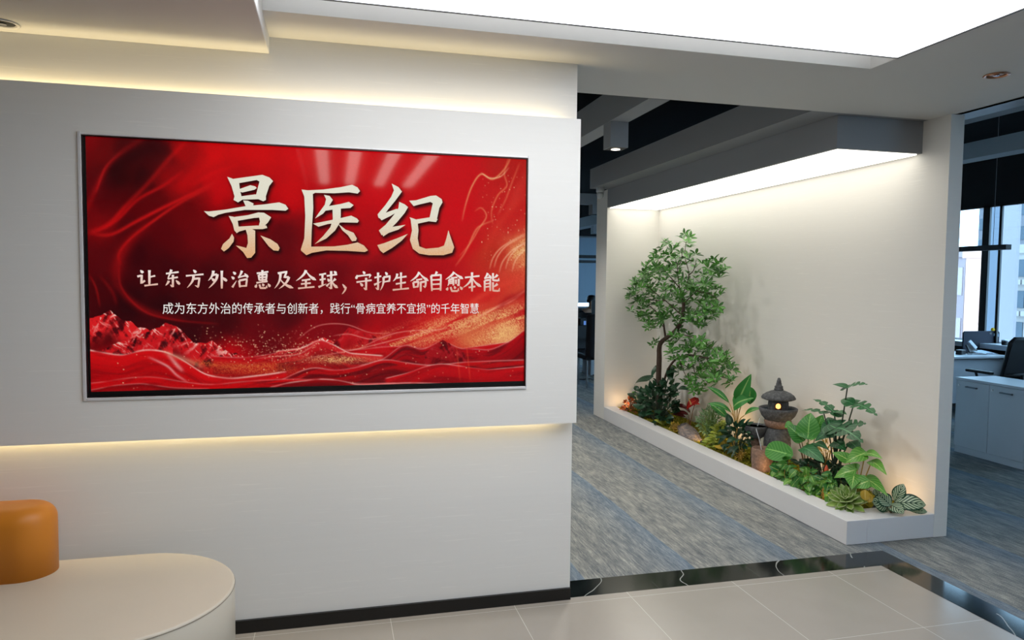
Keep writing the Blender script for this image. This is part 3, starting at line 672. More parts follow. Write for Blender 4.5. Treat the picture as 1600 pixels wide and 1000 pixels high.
for ch_, u, v, w in SLOGAN:
    h_ = 31
    for st in GL[ch_].split('|'):
        kd, *pt_ = st.split(' '); pts = [tuple(map(float, q.split(','))) for q in pt_]
        Lf, Rt = brush(kd, pts); n_ = len(Lf)
        W3 = [at(u+(q[0]-50)/100*w, v+(q[1]-50)/100*h_, y=SY) for q in np.vstack([Lf, Rt])]
        kk += 1; y_a = SY-.0016-.000003*kk
        o_ = len(b.v)
        b.add([(q.x, y_a, q.z) for q in W3]+[(q.x, SY-.0004, q.z) for q in W3],
              [(i, i+1, n_+i+1, n_+i) for i in range(n_-1)]+[(2*n_+i, 3*n_+i, 3*n_+i+1, 2*n_+i+1) for i in range(n_-1)]+[(i, 2*n_+i, 2*n_+i+1, i+1) for i in range(n_-1)]+[(n_+i, n_+i+1, 3*n_+i+1, 3*n_+i) for i in range(n_-1)])
sl = b.build('slogan_lettering', lettermat('slogan_pink', '#d9a692', '#f0e6e0', zof(452), zof(424), .3), scr); recalc(sl)
sl['label'] = 'pale pink brush lettering reading 让东方外治惠及全球，守护生命自愈本能'

text('small_lettering', '成为东方外治的传承者与创新者，践行“骨病宜养不宜损”的千年智慧', 254, 748, 482, 17.5, lettermat('small_white', '#e2dedb', '#efebe6', zof(490), zof(474), .2), .0)

# ------------------------------------------------------------------ sofa
def leather(name, c):
    t = NT(name); v = t.mapping(); n = t.noise(v, 260, 2, .5); n2 = t.noise(v, 3.0, 3)
    a = L4(c); t.set(t.mix(n2, tuple(x*.93 for x in a[:3])+(1,), a), .42, spec=.4); t.bump(n, .08, .002); return t.m
M['cream'] = leather('cream_leather', '#cdc3b1'); M['orange'] = leather('orange_leather', '#d07f22')
so = thing('lounge_sofa', 'cream leather bench sofa with rounded end against the white wall', 'sofa', (-1.2, 2.8, 0))
def rounded(x_left, cx, cy, r, rf, n=40, ex=1.0):
    """bench outline: straight back, round right end (radius r, front extends to cy-rf)"""
    P = [(x_left, cy+r)]
    for i in range(n+1):
        a = math.pi/2-math.pi*i/n; P.append((cx+r*ex*math.cos(a), cy+(r if a >= 0 else rf)*math.sin(a)))
    P.append((x_left, cy-rf)); return P
def soft_prism(poly, z0, z1, rad, steps=5, crown=0.0):
    c = np.mean(poly, 0); rows = []
    P = np.array(poly)
    d = np.roll(P, -1, 0)-np.roll(P, 1, 0); nrm = np.stack([d[:, 1], -d[:, 0]], -1); nrm /= np.linalg.norm(nrm, axis=1)[:, None]+1e-9
    if ((P-c)*nrm).sum() < 0: nrm = -nrm
    prof = [(0, z0)]+[(rad*(1-math.cos(a)), z1-rad+rad*math.sin(a)) for a in np.linspace(0, math.pi/2, steps)]
    b = MB(); n = len(P)
    for o, z in prof: rows.append([(p[0], p[1], z) for p in P-nrm*o])
    inner = P-nrm*rad
    for k, f in enumerate((.8, .5, .2)):
        rows.append([(c[0]+(p[0]-c[0])*f, c[1]+(p[1]-c[1])*f, z1+crown*(1-f)) for p in inner])
    vs = [p for r in rows for p in r]
    fs = [(i*n+k, i*n+(k+1) % n, (i+1)*n+(k+1) % n, (i+1)*n+k) for i in range(len(rows)-1) for k in range(n)]
    fs += [tuple(range(n))[::-1], tuple((len(rows)-1)*n+k for k in range(n))]
    return b.add(vs, fs)
ST = .43
seat_poly = rounded(-2.6, -.765, 2.80, .40, .40, 44, 1.0)
recalc(soft_prism(seat_poly, .045, ST-.010, .001, 3).build('base', M['cream'], so, smooth=True))
recalc(soft_prism(seat_poly, ST-.0102, ST, .009, 6, .008).build('seat_cushion', M['cream'], so, smooth=True))
pp = [(p[0], p[1], ST-.010) for p in rounded(-2.6, -.765, 2.80, .4002, .4002, 60)]
MB().tube(pp, .0016, 6).build('seam', simple('seam_shade', '#8a806f', .7), so, smooth=True)
bp = rounded(-2.6, -1.165, 3.085, .115, .115, 28)
recalc(soft_prism([(p[0], p[1]) for p in bp], ST-.002, .70, .06, 8, .004).build('backrest', M['orange'], so, smooth=True))['label'] = 'orange leather backrest with rounded end'
lg = MB()
for (x, y) in ((-.7, 2.58), (-.7, 3.02), (-1.9, 2.5), (-1.9, 3.05)): MB().lathe([(.022, 0), (.026, .05)], (x, y, 0), 16).build('leg', M['dark'], so)

# ------------------------------------------------------------------ offices beyond
WX = 8.05
def wy(u): return at(u, 420, x=WX).y
ww = MB().box((WX, -3.6, -.1), (WX+.3, 15.2, .86)).box((WX, -3.6, 2.6), (WX+.3, 15.2, 3.3)).box((WX, .6, .86), (WX+.3, 3.9, 2.6))  # last box: unseen solid stretch, added to keep daylight off the office carpet
struct('wall_right', ww, M['blackm'], 'dark window wall of the right office')
def glassmat():
    t = NT('clear_glass'); tr = t.n('ShaderNodeBsdfTransparent'); gl = t.n('ShaderNodeBsdfGlossy', i_Roughness=.02)
    tr.inputs[0].default_value = (.86, .93, .96, 1); mx = t.n('ShaderNodeMixShader', i_0=.06); t.l(tr.outputs[0], mx.inputs[1]); t.l(gl.outputs[0], mx.inputs[2]); t.l(mx.outputs[0], t.out.inputs[0]); return t.m
M['glass'] = glassmat()
win = struct('window_1', MB().box((WX+.03, 3.9, .86), (WX+.036, 15.2, 2.6)).box((WX+.03, -3.6, .86), (WX+.036, .6, 2.6)), M['glass'], 'floor-wide glazing of the right office')
ya, yb = wy(1543), wy(1532.5)
fr = MB().box((WX, ya, .86), (WX+.028, yb, 2.6))
for k in range(1, 7): fr.box((WX, yb+1.15*k, .86), (WX+.05, yb+1.15*k+.05, 2.6))
for k in range(0, 1): fr.box((WX, 5.1-1.35*k, .86), (WX+.05, 5.15-1.35*k, 2.6))
fr.box((WX, wy(1562), .86), (WX+.025, wy(1558), 2.6)); fr.box((WX, 3.9, 2.57), (WX+.05, 15.2, 2.6))
fr.build('window_frame', M['black'], win)
M['colblue'] = simple('pale_blue_panel', '#525a66', .5, var=.03); M['colwhite'] = simple('white_column', '#7f787d', .5, var=.02)
wo = lambda u: at(u, 420, x=14.).y
struct('column', MB().box((14, wo(1587), -25), (14.08, wo(1561), 14)), M['colwhite'], 'pale facade pier outside the office windows')
struct('trim_10', MB().box((14.0, wo(1560.5), -25), (14.08, wo(1540), 14)), M['colblue'], 'blue facade panel outside the office windows')
struct('sill', MB().box((7.83, -3.6, .80), (WX, 15.2, .86)), M['officew'], 'long window sill of the right office')
# far end
struct('wall_far', MB().box((-3.2, 14.9, 0), (8.6, 15.2, 1.0)).box((-3.2, 14.9, 2.58), (8.6, 15.2, 3.3)).box((-3.2, 14.9, 1.0), (3.2, 15.2, 2.58)), M['blackm'])
w2 = struct('window_2', MB().box((3.2, 15.0, 1.0), (8.05, 15.01, 2.58)), M['glass'], 'window at the far end of the aisle')
MB().box((3.2, 14.92, 1.0), (8.05, 15.1, 1.03)).box((3.2, 14.92, 2.55), (8.05, 15.1, 2.6)).box((3.2, 14.95, 1.0), (3.26, 15.1, 2.6)).build('window_frame', M['grey'], w2)
bl = thing('roller_blind', 'grey roller blind lowered over the far window at the end of the aisle', 'blind', (5.4, 14.85, 2.55))
MB().box((4.2, 14.83, 1.13), (6.6, 14.836, 2.54)).build('fabric', M['blind'], bl)
MB().tube([(4.2, 14.85, 2.55), (6.6, 14.85, 2.55)], .025, 12).build('roller_tube', M['grey'], bl)
MB().box((4.2, 14.825, 1.115), (6.6, 14.84, 1.135)).build('bottom_bar', M['bdark'], bl)
struct('wall_divider', MB().box((-3.2, 3.54, -.0), (-3.0, 14.9, 3.3)), M['paint'])
# beams
struct('trim_6', MB().box((4.74, -3.6, 2.55), (4.9, 9, 2.675)), M['grey'], 'grey beam along the right office ceiling')
struct('trim_7', MB().box((4.2, -3.6, 2.71), (4.32, 9, 2.88)), M['grey'], 'upper grey beam along the right office ceiling')
struct('trim_8', MB().box((1.9, 8.95, 2.60), (6.0, 9.07, 2.74)), M['grey'], 'cross beam over the aisle')
struct('trim_9', MB().box((4.62, 9.6, 2.62), (4.84, 14.8, 2.8)), M['grey'], 'beam running to the far window')
tag(MB().tube([(5.6, -3, 2.72), (5.6, 11, 2.72)], .03, 10).build('ceiling_pipe', M['bdark'], loc=(5.6, 4, 2.72)), 'dark pipe under the black ceiling of the right office', 'pipe')
spotbox(3.40, 9.01, 2.60, .15, .13, 'square downlight box under the cross beam at the end of the aisle')
spotbox(4.76, 12.6, 2.62, .15, .15, 'smallest square downlight box, just above the roller blind')
p = at(938, 293, z=H); dc = thing('security_camera', 'small white dome camera under the dark beam at the garden corner', 'security camera', p)
MB().lathe([(.045, 0), (.045, -.05), (.04, -.055)], p, 20).build('mount', M['officew'], dc, smooth=True)
MB().lathe([(.039, -.055), (.04, -.075), (.033, -.105), (.018, -.125), (.002, -.13)], p, 20).build('dome', M['officew'], dc, smooth=True)
def pendant(a, b, label, wires):
    a, b = Vector(a), Vector(b); t = thing('pendant_lamp', label, 'pendant lamp', (a+b)/2); d = (b-a)
    bx = MB()
    if abs(d.x) > abs(d.y): bx.box((a.x, a.y-.035, a.z-.025), (b.x, a.y+.035, a.z+.025))
    else: bx.box((a.x-.035, a.y, a.z-.025), (a.x+.035, b.y, a.z+.025))
    bx.build('housing', M['dark'], t, bevel=.003)
    for f in wires:
        q = a+d*f; MB().tube([q+Vector((0, 0, .02)), (q.x, q.y, 3.3)], .0025, 5).build('suspension_wire', M['grey'], t)
pendant((6.32, at(1576, 388, x=6.32).y, 1.955), (6.32, 6.95, 1.955), 'dark linear pendant lamp hanging in front of the right office window', (.12, .85))
pendant((3.3, 11, 1.985), (5.2, 11, 1.985), 'nearer and higher of two dark pendant bars in front of the roller blind', (.2, .8))
pendant((3.8, 13, 1.965), (6.0, 13, 1.965), 'farther and lower of two dark pendant bars in front of the roller blind', (.2, .8))

M['hand'] = simple('grey_metal', '#757c86', .35, .6)
# low cabinet
cx = 5.742; c0, c1 = 4.80, 5.505; ct = .712
cab = thing('storage_cabinet', 'low white two-door storage cabinet on the dark carpet of the right office', 'cabinet', (cx+.22, (c0+c1)/2, 0))
MB().box((cx+.018, c0, .06), (cx+.45, c1, ct-.022)).build('body', M['officew'], cab)
MB().box((cx+.01, c0, 0), (cx+.44, c1, .06)).build('plinth', M['officew'], cab)
MB().box((cx-.008, c0-.004, ct-.022), (cx+.46, c1+.006, ct)).build('top', M['officew'], cab, bevel=.002)
dm = (c0+c1)/2
for k, (a, b_) in enumerate(((dm+.0015, c1-.001), (c0+.001, dm-.0015))):
    dr = MB().box((cx, a, .064), (cx+.017, b_, ct-.026)).build('door', M['officew'], cab, bevel=.001)
    m_ = (a+b_)/2
    MB().box((cx-.022, m_-.06, ct-.083), (cx-.012, m_+.06, ct-.071)).box((cx-.022, m_-.055, ct-.083), (cx, m_-.045, ct-.071)).box((cx-.022, m_+.045, ct-.083), (cx, m_+.055, ct-.071)).build('handle', M['hand'], dr)
    yk = b_-.03
    MB().tube([(cx-.006, yk, ct-.07), (cx+.002, yk, ct-.07)], .009, 12).build('lock', M['silver'], dr)

# desk by the window
dk = thing('office_desk', 'white office desk with grey front panel beside the right office window', 'desk', (7.25, 7.0, 0))
DT = .755
MB().box((6.55, 6.72, DT-.025), (7.8, 7.32, DT)).build('desktop', M['officew'], dk, bevel=.002)
MB().box((6.6, 6.78, .2), (7.76, 6.80, DT-.03)).build('front_panel', M['officew'], dk)
for x in (6.58, 7.74): MB().box((x, 6.75, 0), (x+.04, 7.3, DT-.025)).build('leg', M['grey'], dk)
p0 = at(1505, 517.5, y=7.2); p1 = at(1561, 517.5, y=7.2)
M['navy'] = simple('navy_fabric', '#272a36', .9, var=.05, scale=60)
dv = thing('desk_divider', 'dark navy fabric divider screen standing on the desk by the window', 'desk divider', ((p0.x+p1.x)/2, 7.2, DT))
MB().prism([(p0.x, DT), (p1.x-.01, DT), (p1.x, DT+.02), (p1.x, p0.z-.02), (p1.x-.02, p0.z), (p0.x+.02, p0.z), (p0.x, p0.z-.02)], 7.19, 7.21, axis=1).build('panel', M['navy'], dv, bevel=.003)
s1 = at(1548, 521, y=7.188); s2 = at(1557, 523, y=7.188)
M['sblue'] = simple('sticker_blue', '#a9cbe8', .6); M['syel'] = simple('yellow_plastic', '#f2c21b', .4)
for (s, w, h, m_) in ((s1+Vector((-.012, 0, 0)), .008, .02, M['black']), (s1+Vector((.006, 0, 0)), .013, .022, M['black']), (s2+Vector((-.02, 0, 0)), .022, .03, M['sblue']), (s2+Vector((.014, 0, -.006)), .026, .04, M['sblue'])):
    MB().box((s.x-w, 7.186, s.z-h/2), (s.x+w*.6, 7.19, s.z+h/2)).build('sticker', m_, dv)
ty = at(1553.5, 516, y=7.2); ty.z = p0.z
tb = MB()
for dx in (-.024, .022): tb.lathe([(.0, 0), (.018, .002), (.024, .014), (.02, .03), (.008, .042), (0, .044)], ty+Vector((dx, 0, -.001)), 12)
tb.lathe([(0, 0), (.02, .003), (.022, .018), (.012, .028), (0, .03)], ty+Vector((0, .004, -.001)), 12)
tag(tb.build('toy', M['syel'], loc=ty, smooth=True), 'small yellow toy perched on top of the navy desk divider', 'toy')
q = at(1518, 545, y=7.04); ph = thing('desk_phone', 'dark desk phone with raised handset on the window desk', 'telephone', (q.x, q.y, DT))
MB().rbox((q.x, q.y, DT+.058), (.16, .02, .10), (-.5, 0, .2)).build('stand', M['dark'], ph, bevel=.004)
MB().rbox((q.x, q.y-.01, DT+.105), (.05, .025, .12), (-.5, -.5, .2)).build('handset', M['officew'], ph, bevel=.006)
MB().box((q.x-.08, q.y-.05, DT), (q.x+.08, q.y+.06, DT+.012)).build('base', M['dark'], ph)
q = at(1537, 548, z=DT); q = Vector((q.x, min(q.y, 7.1), DT)); q = at(1537, 548, y=6.98); q.z = DT; pp_ = MB().rbox(q+Vector((0, 0, .018)), (.26, .20, .004), (.13, 0, .25))
M['paper'] = simple('paper', '#cfe0f2', .7, var=.02)
tag(pp_.build('paper_sheet', M['paper'], loc=q), 'bluish white sheet of paper propped in front of the navy desk divider', 'paper')
q = at(1501, 550, y=6.95); q.z = DT
tag(MB().rbox(q+Vector((0, 0, .028)), (.12, .07, .055), (0, 0, .4)).build('black_box', M['dark'], loc=q, bevel=.006), 'small black box at the end of the window desk next to the white pillar', 'box')
cb_ = MB()
for k in range(4):
    pts = [(q.x+.06+.045*i+random.uniform(-.02, .02), q.y-.06+random.uniform(-.05, .05), DT+.006+.012*abs(math.sin(i*1.3+k))) for i in range(8)]
    cb_.tube(pts, .004, 5)
tag(cb_.build('cable_tangle', M['grey'], loc=(q.x+.2, q.y, DT), smooth=True), 'tangle of pale cables lying on the window desk', 'cable')
q = at(1570, 536.5, x=7.93); q.z = .86
mg = thing('mug', 'dark mug with pale lid on the window sill by the white column', 'mug', q)
MB().lathe([(.03, 0), (.036, .01), (.036, .05), (.033, .052)], q, 20).build('body', M['dark'], mg, smooth=True)
MB().lathe([(.037, .05), (.037, .062), (.02, .066), (.0, .067)], q, 20).build('lid', M['officew'], mg, smooth=True)
# mesh-back task chairs
def meshmat():
    t = NT('chair_mesh'); v = t.mapping((1, 1, 1)); w = t.n('ShaderNodeTexChecker', i_Scale=420); t.l(v, w.inputs[0])
    tr = t.n('ShaderNodeBsdfTransparent'); mx = t.n('ShaderNodeMixShader', i_0=.92); t.set(L4('#0c0f14'), .8)
    t.l(tr.outputs[0], mx.inputs[1]); t.l(t.b.outputs[0], mx.inputs[2]); t.l(mx.outputs[0], t.out.inputs[0]); return t.m
M['mesh'] = meshmat()
def task_chair(x, y, label):
    t = thing('office_chair', label, 'chair', (x, y, 0), 'mesh-back chairs at the window desk')
    O = lambda a, b_, c: (x+a, y+b_, c)
    yb_ = -.24
    R = [O(-.24, yb_, .66), O(.24, yb_, .66), O(.22, yb_-.06, 1.0), O(.18, yb_-.07, 1.04), O(-.18, yb_-.07, 1.04), O(-.22, yb_-.06, 1.0)]
    bk = MB().tube(R+[R[0], R[1]], .022, 8).build('backrest_frame', M['dark'], t, smooth=True)
    g = MB().add([O(-.23, yb_, .66), O(.23, yb_, .66), O(.21, yb_-.06, 1.03), O(-.21, yb_-.06, 1.03)], [(0, 1, 2, 3)]); ms = g.build('mesh_back', M['mesh'], t)
    so_ = ms.modifiers.new('s', 'SOLIDIFY'); so_.thickness = .004
    MB().tube([O(0, yb_-.02, .66), O(0, yb_-.05, .5), O(0, yb_+.06, .42)], .02, 8).build('back_support', M['dark'], t, smooth=True)
    MB().prism([(x+a*.24, y+b_*.23) for a, b_ in ((-1, -.8), (-.8, -1), (.8, -1), (1, -.8), (1, .8), (.8, 1), (-.8, 1), (-1, .8))], .44, .51).build('seat', M['dark'], t, bevel=.02)
    for s in (-1, 1):
        MB().tube([O(s*.24, -.05, .46), O(s*.29, -.05, .50), O(s*.29, .02, .66)], .014, 8).build('arm_post', M['dark'], t, smooth=True)
        MB().rbox(O(s*.29, -.02, .675), (.06, .30, .03), (0, 0, 0)).build('armrest', M['dark'], t, bevel=.01)
    MB().tube([O(0, 0, .12), O(0, 0, .44)], .025, 10).build('gas_lift', M['chrome'], t)
    for k in range(5):
        a = 2*math.pi*k/5+.3; e_ = O(.28*math.cos(a), .28*math.sin(a), .075)
        lg_ = MB().tube([O(0, 0, .13), e_], [.024, .016], 8).build('base_leg', M['dark'], t)
        MB().tube([(e_[0]-.012, e_[1], .032), (e_[0]+.012, e_[1], .032)], .032, 12).tube([(e_[0], e_[1], .075), (e_[0], e_[1], .05)], .008, 6).build('caster', M['dark'], lg_)
    return t
ch = task_chair(6.90, 6.08, 'black mesh-back office chair fully visible behind the low white cabinet')
clone(ch, (7.62, 5.95, 0), 'black office chair cut off by the picture edge, right of the full mesh-back one')

# far aisle: desk, monitor, person, chairs
fd = thing('workstation', 'dark workstation desk with low partition at the end of the carpet aisle', 'desk', (4.5, 11.6, 0))
MB().box((3.7, 11.3, .735), (6.0, 11.88, .76)).build('desktop', M['bdark'], fd)
MB().box((3.7, 11.88, .3), (6.0, 11.91, 1.03)).build('partition', M['dark'], fd)
for x in (3.75, 5.9): MB().box((x, 11.32, 0), (x+.04, 11.86, .735)).build('leg', M['bdark'], fd)
def monitor(x, y, z, w, h, label):
    t = thing('computer_monitor', label, 'monitor', (x, y, z))
    MB().box((x-w/2, y-.015, z+.11), (x+w/2, y+.02, z+.11+h)).build('screen_housing', M['dark'], t, bevel=.006)
    MB().tube([(x, y+.02, z+.01), (x, y+.02, z+.2)], .018, 8).build('stand', M['dark'], t); MB().box((x-.1, y-.08, z), (x+.1, y+.08, z+.012)).build('foot', M['dark'], t)
a = at(923, 479, y=11.7)
monitor(a.x+.30, 11.7, .76, .56, .39, 'black computer monitor hiding half of the seated person')
q = at(912.5, 502, y=11.55)
sp_ = thing('computer_speaker', 'small dark boxy speaker with pale blue light on the far workstation desk', 'speaker', (q.x, 11.55, .76))
MB().box((q.x-.09, 11.48, .76), (q.x+.09, 11.62, .96)).build('cabinet', M['dark'], sp_, bevel=.006)
MB().box((q.x-.03, 11.474, .83), (q.x+.01, 11.48, .91)).build('light_patch', emit('blue_led', '#5f86c8', .5), sp_)
q = at(921.5, 509, y=11.42)
tag(MB().lathe([(.028, 0), (.032, .01), (.032, .09), (.026, .1), (0, .1)], (q.x, 11.42, .76), 16).build('tumbler', simple('violet_plastic', '#5a5ba8', .4), loc=(q.x, 11.42, .76), smooth=True), 'small violet tumbler on the far workstation desk', 'cup')
# person (body by skin modifier)
px, py = at(923, 474, y=12.75).x, 12.75
pz = at(923, 471, y=12.75).z
person = thing('person', 'person in dark clothes with short black hair working at the far desk behind a monitor', 'person', (px, py, 0))
def skinned(name, verts, edges, radii, mat, parent, root=0, sub=2):
    o_ = parent.location
    me = bpy.data.meshes.new(name); me.from_pydata([(v[0]-o_.x, v[1]-o_.y, v[2]-o_.z) for v in verts], edges, []); o = bpy.data.objects.new(name, me); COL.objects.link(o); o.parent = parent
    sk = o.modifiers.new('skin', 'SKIN'); me.skin_vertices.new() if not me.skin_vertices else None
    for i, r in enumerate(radii): me.skin_vertices[0].data[i].radius = (r, r) if not isinstance(r, tuple) else r
    me.skin_vertices[0].data[root].use_root = True
    sb = o.modifiers.new('sub', 'SUBSURF'); sb.levels = sub; sb.render_levels = sub; me.materials.append(mat); me.shade_smooth(); return o
M['skin'] = simple('skin', '#c99a7c', .55, var=.03); M['cloth'] = simple('dark_cloth', '#12141a', .9, var=.1, scale=20); M['hair'] = simple('black_hair', '#08080a', .5, var=.1)
k = pz-1.22
V3 = [(0, .05, .50), (0, .04, .68), (0, 0, .88), (0, -.04, 1.02), (0, -.06, 1.10), (0, -.08, 1.20+k), (0, -.075, 1.28+k),
      (-.19, -.02, .99), (-.27, -.16, .80), (-.16, -.40, .775), (-.12, -.47, .775), (.19, -.02, .99), (.27, -.16, .80), (.16, -.40, .775), (.12, -.47, .775),
      (-.10, .0, .50), (-.11, -.40, .50), (-.11, -.42, .09), (-.11, -.52, .05), (.10, .0, .50), (.11, -.40, .50), (.11, -.42, .09), (.11, -.52, .05)]
E3 = [(0, 1), (1, 2), (2, 3), (3, 4), (4, 5), (5, 6), (3, 7), (7, 8), (8, 9), (9, 10), (3, 11), (11, 12), (12, 13), (13, 14), (0, 15), (15, 16), (16, 17), (17, 18), (0, 19), (19, 20), (20, 21), (21, 22)]
R3 = [.14, .13, .14, .12, .055, .075, .07, .06, .045, .035, .03, .06, .045, .035, .03, .085, .06, .045, .04, .085, .06, .045, .04]
skinned('body', [(px+a_, py+b_, c_) for a_, b_, c_ in V3], E3, R3, M['skin'], person)
keep = [0, 1, 2, 3, 7, 8, 9, 11, 12, 13, 15, 16, 17, 18, 19, 20, 21, 22]; mp_ = {o: i for i, o in enumerate(keep)}
skinned('clothing', [(px+V3[i][0], py+V3[i][1], V3[i][2]) for i in keep], [(mp_[a_], mp_[b_]) for a_, b_ in E3 if a_ in mp_ and b_ in mp_], [R3[i]+.014 for i in keep], M['cloth'], person)
MB().lathe([(.088, -.03), (.098, .02), (.09, .07), (.06, .105), (0, .118)], (px, py-.045, pz+.01), 20, .02).build('hair', M['hair'], person, smooth=True)
for s in (-1, 1): MB().lathe([(0, -.008), (.009, 0), (0, .008)], (px+s*.03, py-.152, pz-.005), 8).build('eye', M['hair'], person)
# visitor chair on sled frame and black task chair with jacket
def sled(x, y, label):
    t = thing('visitor_chair', label, 'chair', (x, y, 0))
    O = lambda a, b_, c: (x+a, y+b_, c)
    MB().box(O(-.23, -.22, .42), O(.23, .22, .46)).build('seat', M['dark'], t, bevel=.015)
    MB().rbox(O(0, .235, .66), (.44, .03, .40), (-.12, 0, 0)).build('backrest', M['dark'], t, bevel=.015)
    for s in (-1, 1):
        MB().tube([O(s*.25, .24, .02), O(s*.25, -.24, .02), O(s*.25, -.2, .64), O(s*.25, .22, .66), O(s*.25, .25, .44)], .012, 8).build('sled_frame', M['chrome'], t, smooth=True)
        MB().rbox(O(s*.25, 0, .668), (.05, .26, .02), (0, 0, 0)).build('armrest', M['dark'], t)
    MB().tube([O(-.25, -.24, .02), O(.25, -.24, .02)], .012, 8).build('crossbar', M['chrome'], t); return t
q = at(913, 574, y=10.95); sled(q.x, q.y, 'dark visitor chair with chrome sled legs at the end of the carpet aisle')
q = at(939, 560, y=9.9)
jc = thing('jacketed_chair', 'black chair draped with a dark jacket beside the sled-legged visitor chair', 'chair', (q.x, q.y, 0))
MB().rbox((q.x, q.y-.05, .78), (.50, .16, .66), (.05, 0, .1)).build('jacket', M['cloth'], jc, bevel=.05, seg=3)
MB().box((q.x-.24, q.y, .42), (q.x+.24, q.y+.46, .5)).build('seat', M['dark'], jc, bevel=.02)
for sx_ in (-.2, .2):
    for sy_ in (.04, .42): MB().tube([(q.x+sx_, q.y+sy_, 0), (q.x+sx_, q.y+sy_, .43)], .014, 8).build('leg', M['chrome'], jc)
q = at(936, 566, y=11.1)
tag(MB().box((q.x-.07, q.y+.2, 0), (q.x+.11, q.y+.62, .40)).build('computer_tower', M['officew'], loc=(q.x, q.y+.4, 0), bevel=.006), 'white computer tower on the floor beside the black jacketed chair', 'computer')

# ------------------------------------------------------------------ outdoors
def building(name, label, x, y0, y1, z0, z1, wall, winc, nx, nz, dep=10, band=False, parapet=.5):
    t = thing(name, label, 'building', (x, (y0+y1)/2, z0))
    MB().box((x, y0, z0), (x+dep, y1, z1)).build('wall', wall, t)
    MB().box((x-.15, y0-.15, z1), (x+dep, y1+.15, z1+parapet)).build('parapet', wall, t)
    W = (y1-y0)/nx; Hh = (z1-z0)/nz; cnt = 0
    for i in range(nx):
        for j in range(nz):
            if z0+j*Hh < -6 or cnt >= 90: continue
            cnt += 1
            a = y0+W*(i+.15); c_ = z0+Hh*(j+.25)
            fr_ = MB().box((x-.05, a, c_), (x+.02, a+W*.7, c_+Hh*.55)).build('window', winc, t)
            if band: MB().box((x-.5, y0+W*i, z0+Hh*j), (x, y0+W*(i+1)-.1, z0+Hh*(j+.16))).build('balcony', wall, t)
    return t
M['bpink'] = simple('pink_facade', '#d8ab98', .8, var=.04); M['bwhite'] = simple('white_facade', '#8d8580', .8, var=.03); M['bglass'] = simple('facade_glass', '#2c3c48', .15, var=.2, scale=1.5)
M['bgrey'] = simple('grey_facade', '#5f5d62', .7, var=.05); M['bpale'] = simple('pale_window', '#9f8d8c', .3, var=.1)
Ya = lambda u, x: at(u, 420, x=x).y
Za = lambda v, u, x: at(u, v, x=x).z
x = 40.
building('low_building', 'pinkish low building seen through the window gap right of the white pillar', x, Ya(1536, x), Ya(1509, x), -25, Za(403, 1520, x), M['bpink'], simple('pink_panel', '#e2bfae', .8), 1, 5, 9)
building('office_block', 'paler grey-mauve block beside the pinkish low building outside the window', x+3, Ya(1508, x+3), Ya(1470, x+3), -25, Za(402, 1500, x+3), simple('mauve_facade', '#8d7b7c', .8, var=.04), M['bpale'], 2, 8, 9)
x = 75.
building('residential_tower', 'slim grey tower with stacked floors rising behind the pinkish low building', x, Ya(1540, x), Ya(1526, x), -30, Za(270, 1530, x), M['bgrey'], M['bglass'], 1, 18, 8)
x = 60.
building('high_rise', 'tall blue-grey high-rise with window bands, top right through the office glazing', x, Ya(1680, x), Ya(1587, x), -30, Za(230, 1600, x), M['bgrey'], M['bglass'], 4, 20, 12)
x = 38.
building('balcony_building', 'white building with glass balconies below the blue-grey high-rise outside', x, Ya(1700, x), Ya(1585, x), -25, Za(396, 1590, x), M['bwhite'], M['bglass'], 5, 16, 8, band=True)
struct('ground_outside', MB().box((9, -120, -26), (260, 200, -25)), M['bgrey'], 'street level far below the windows')

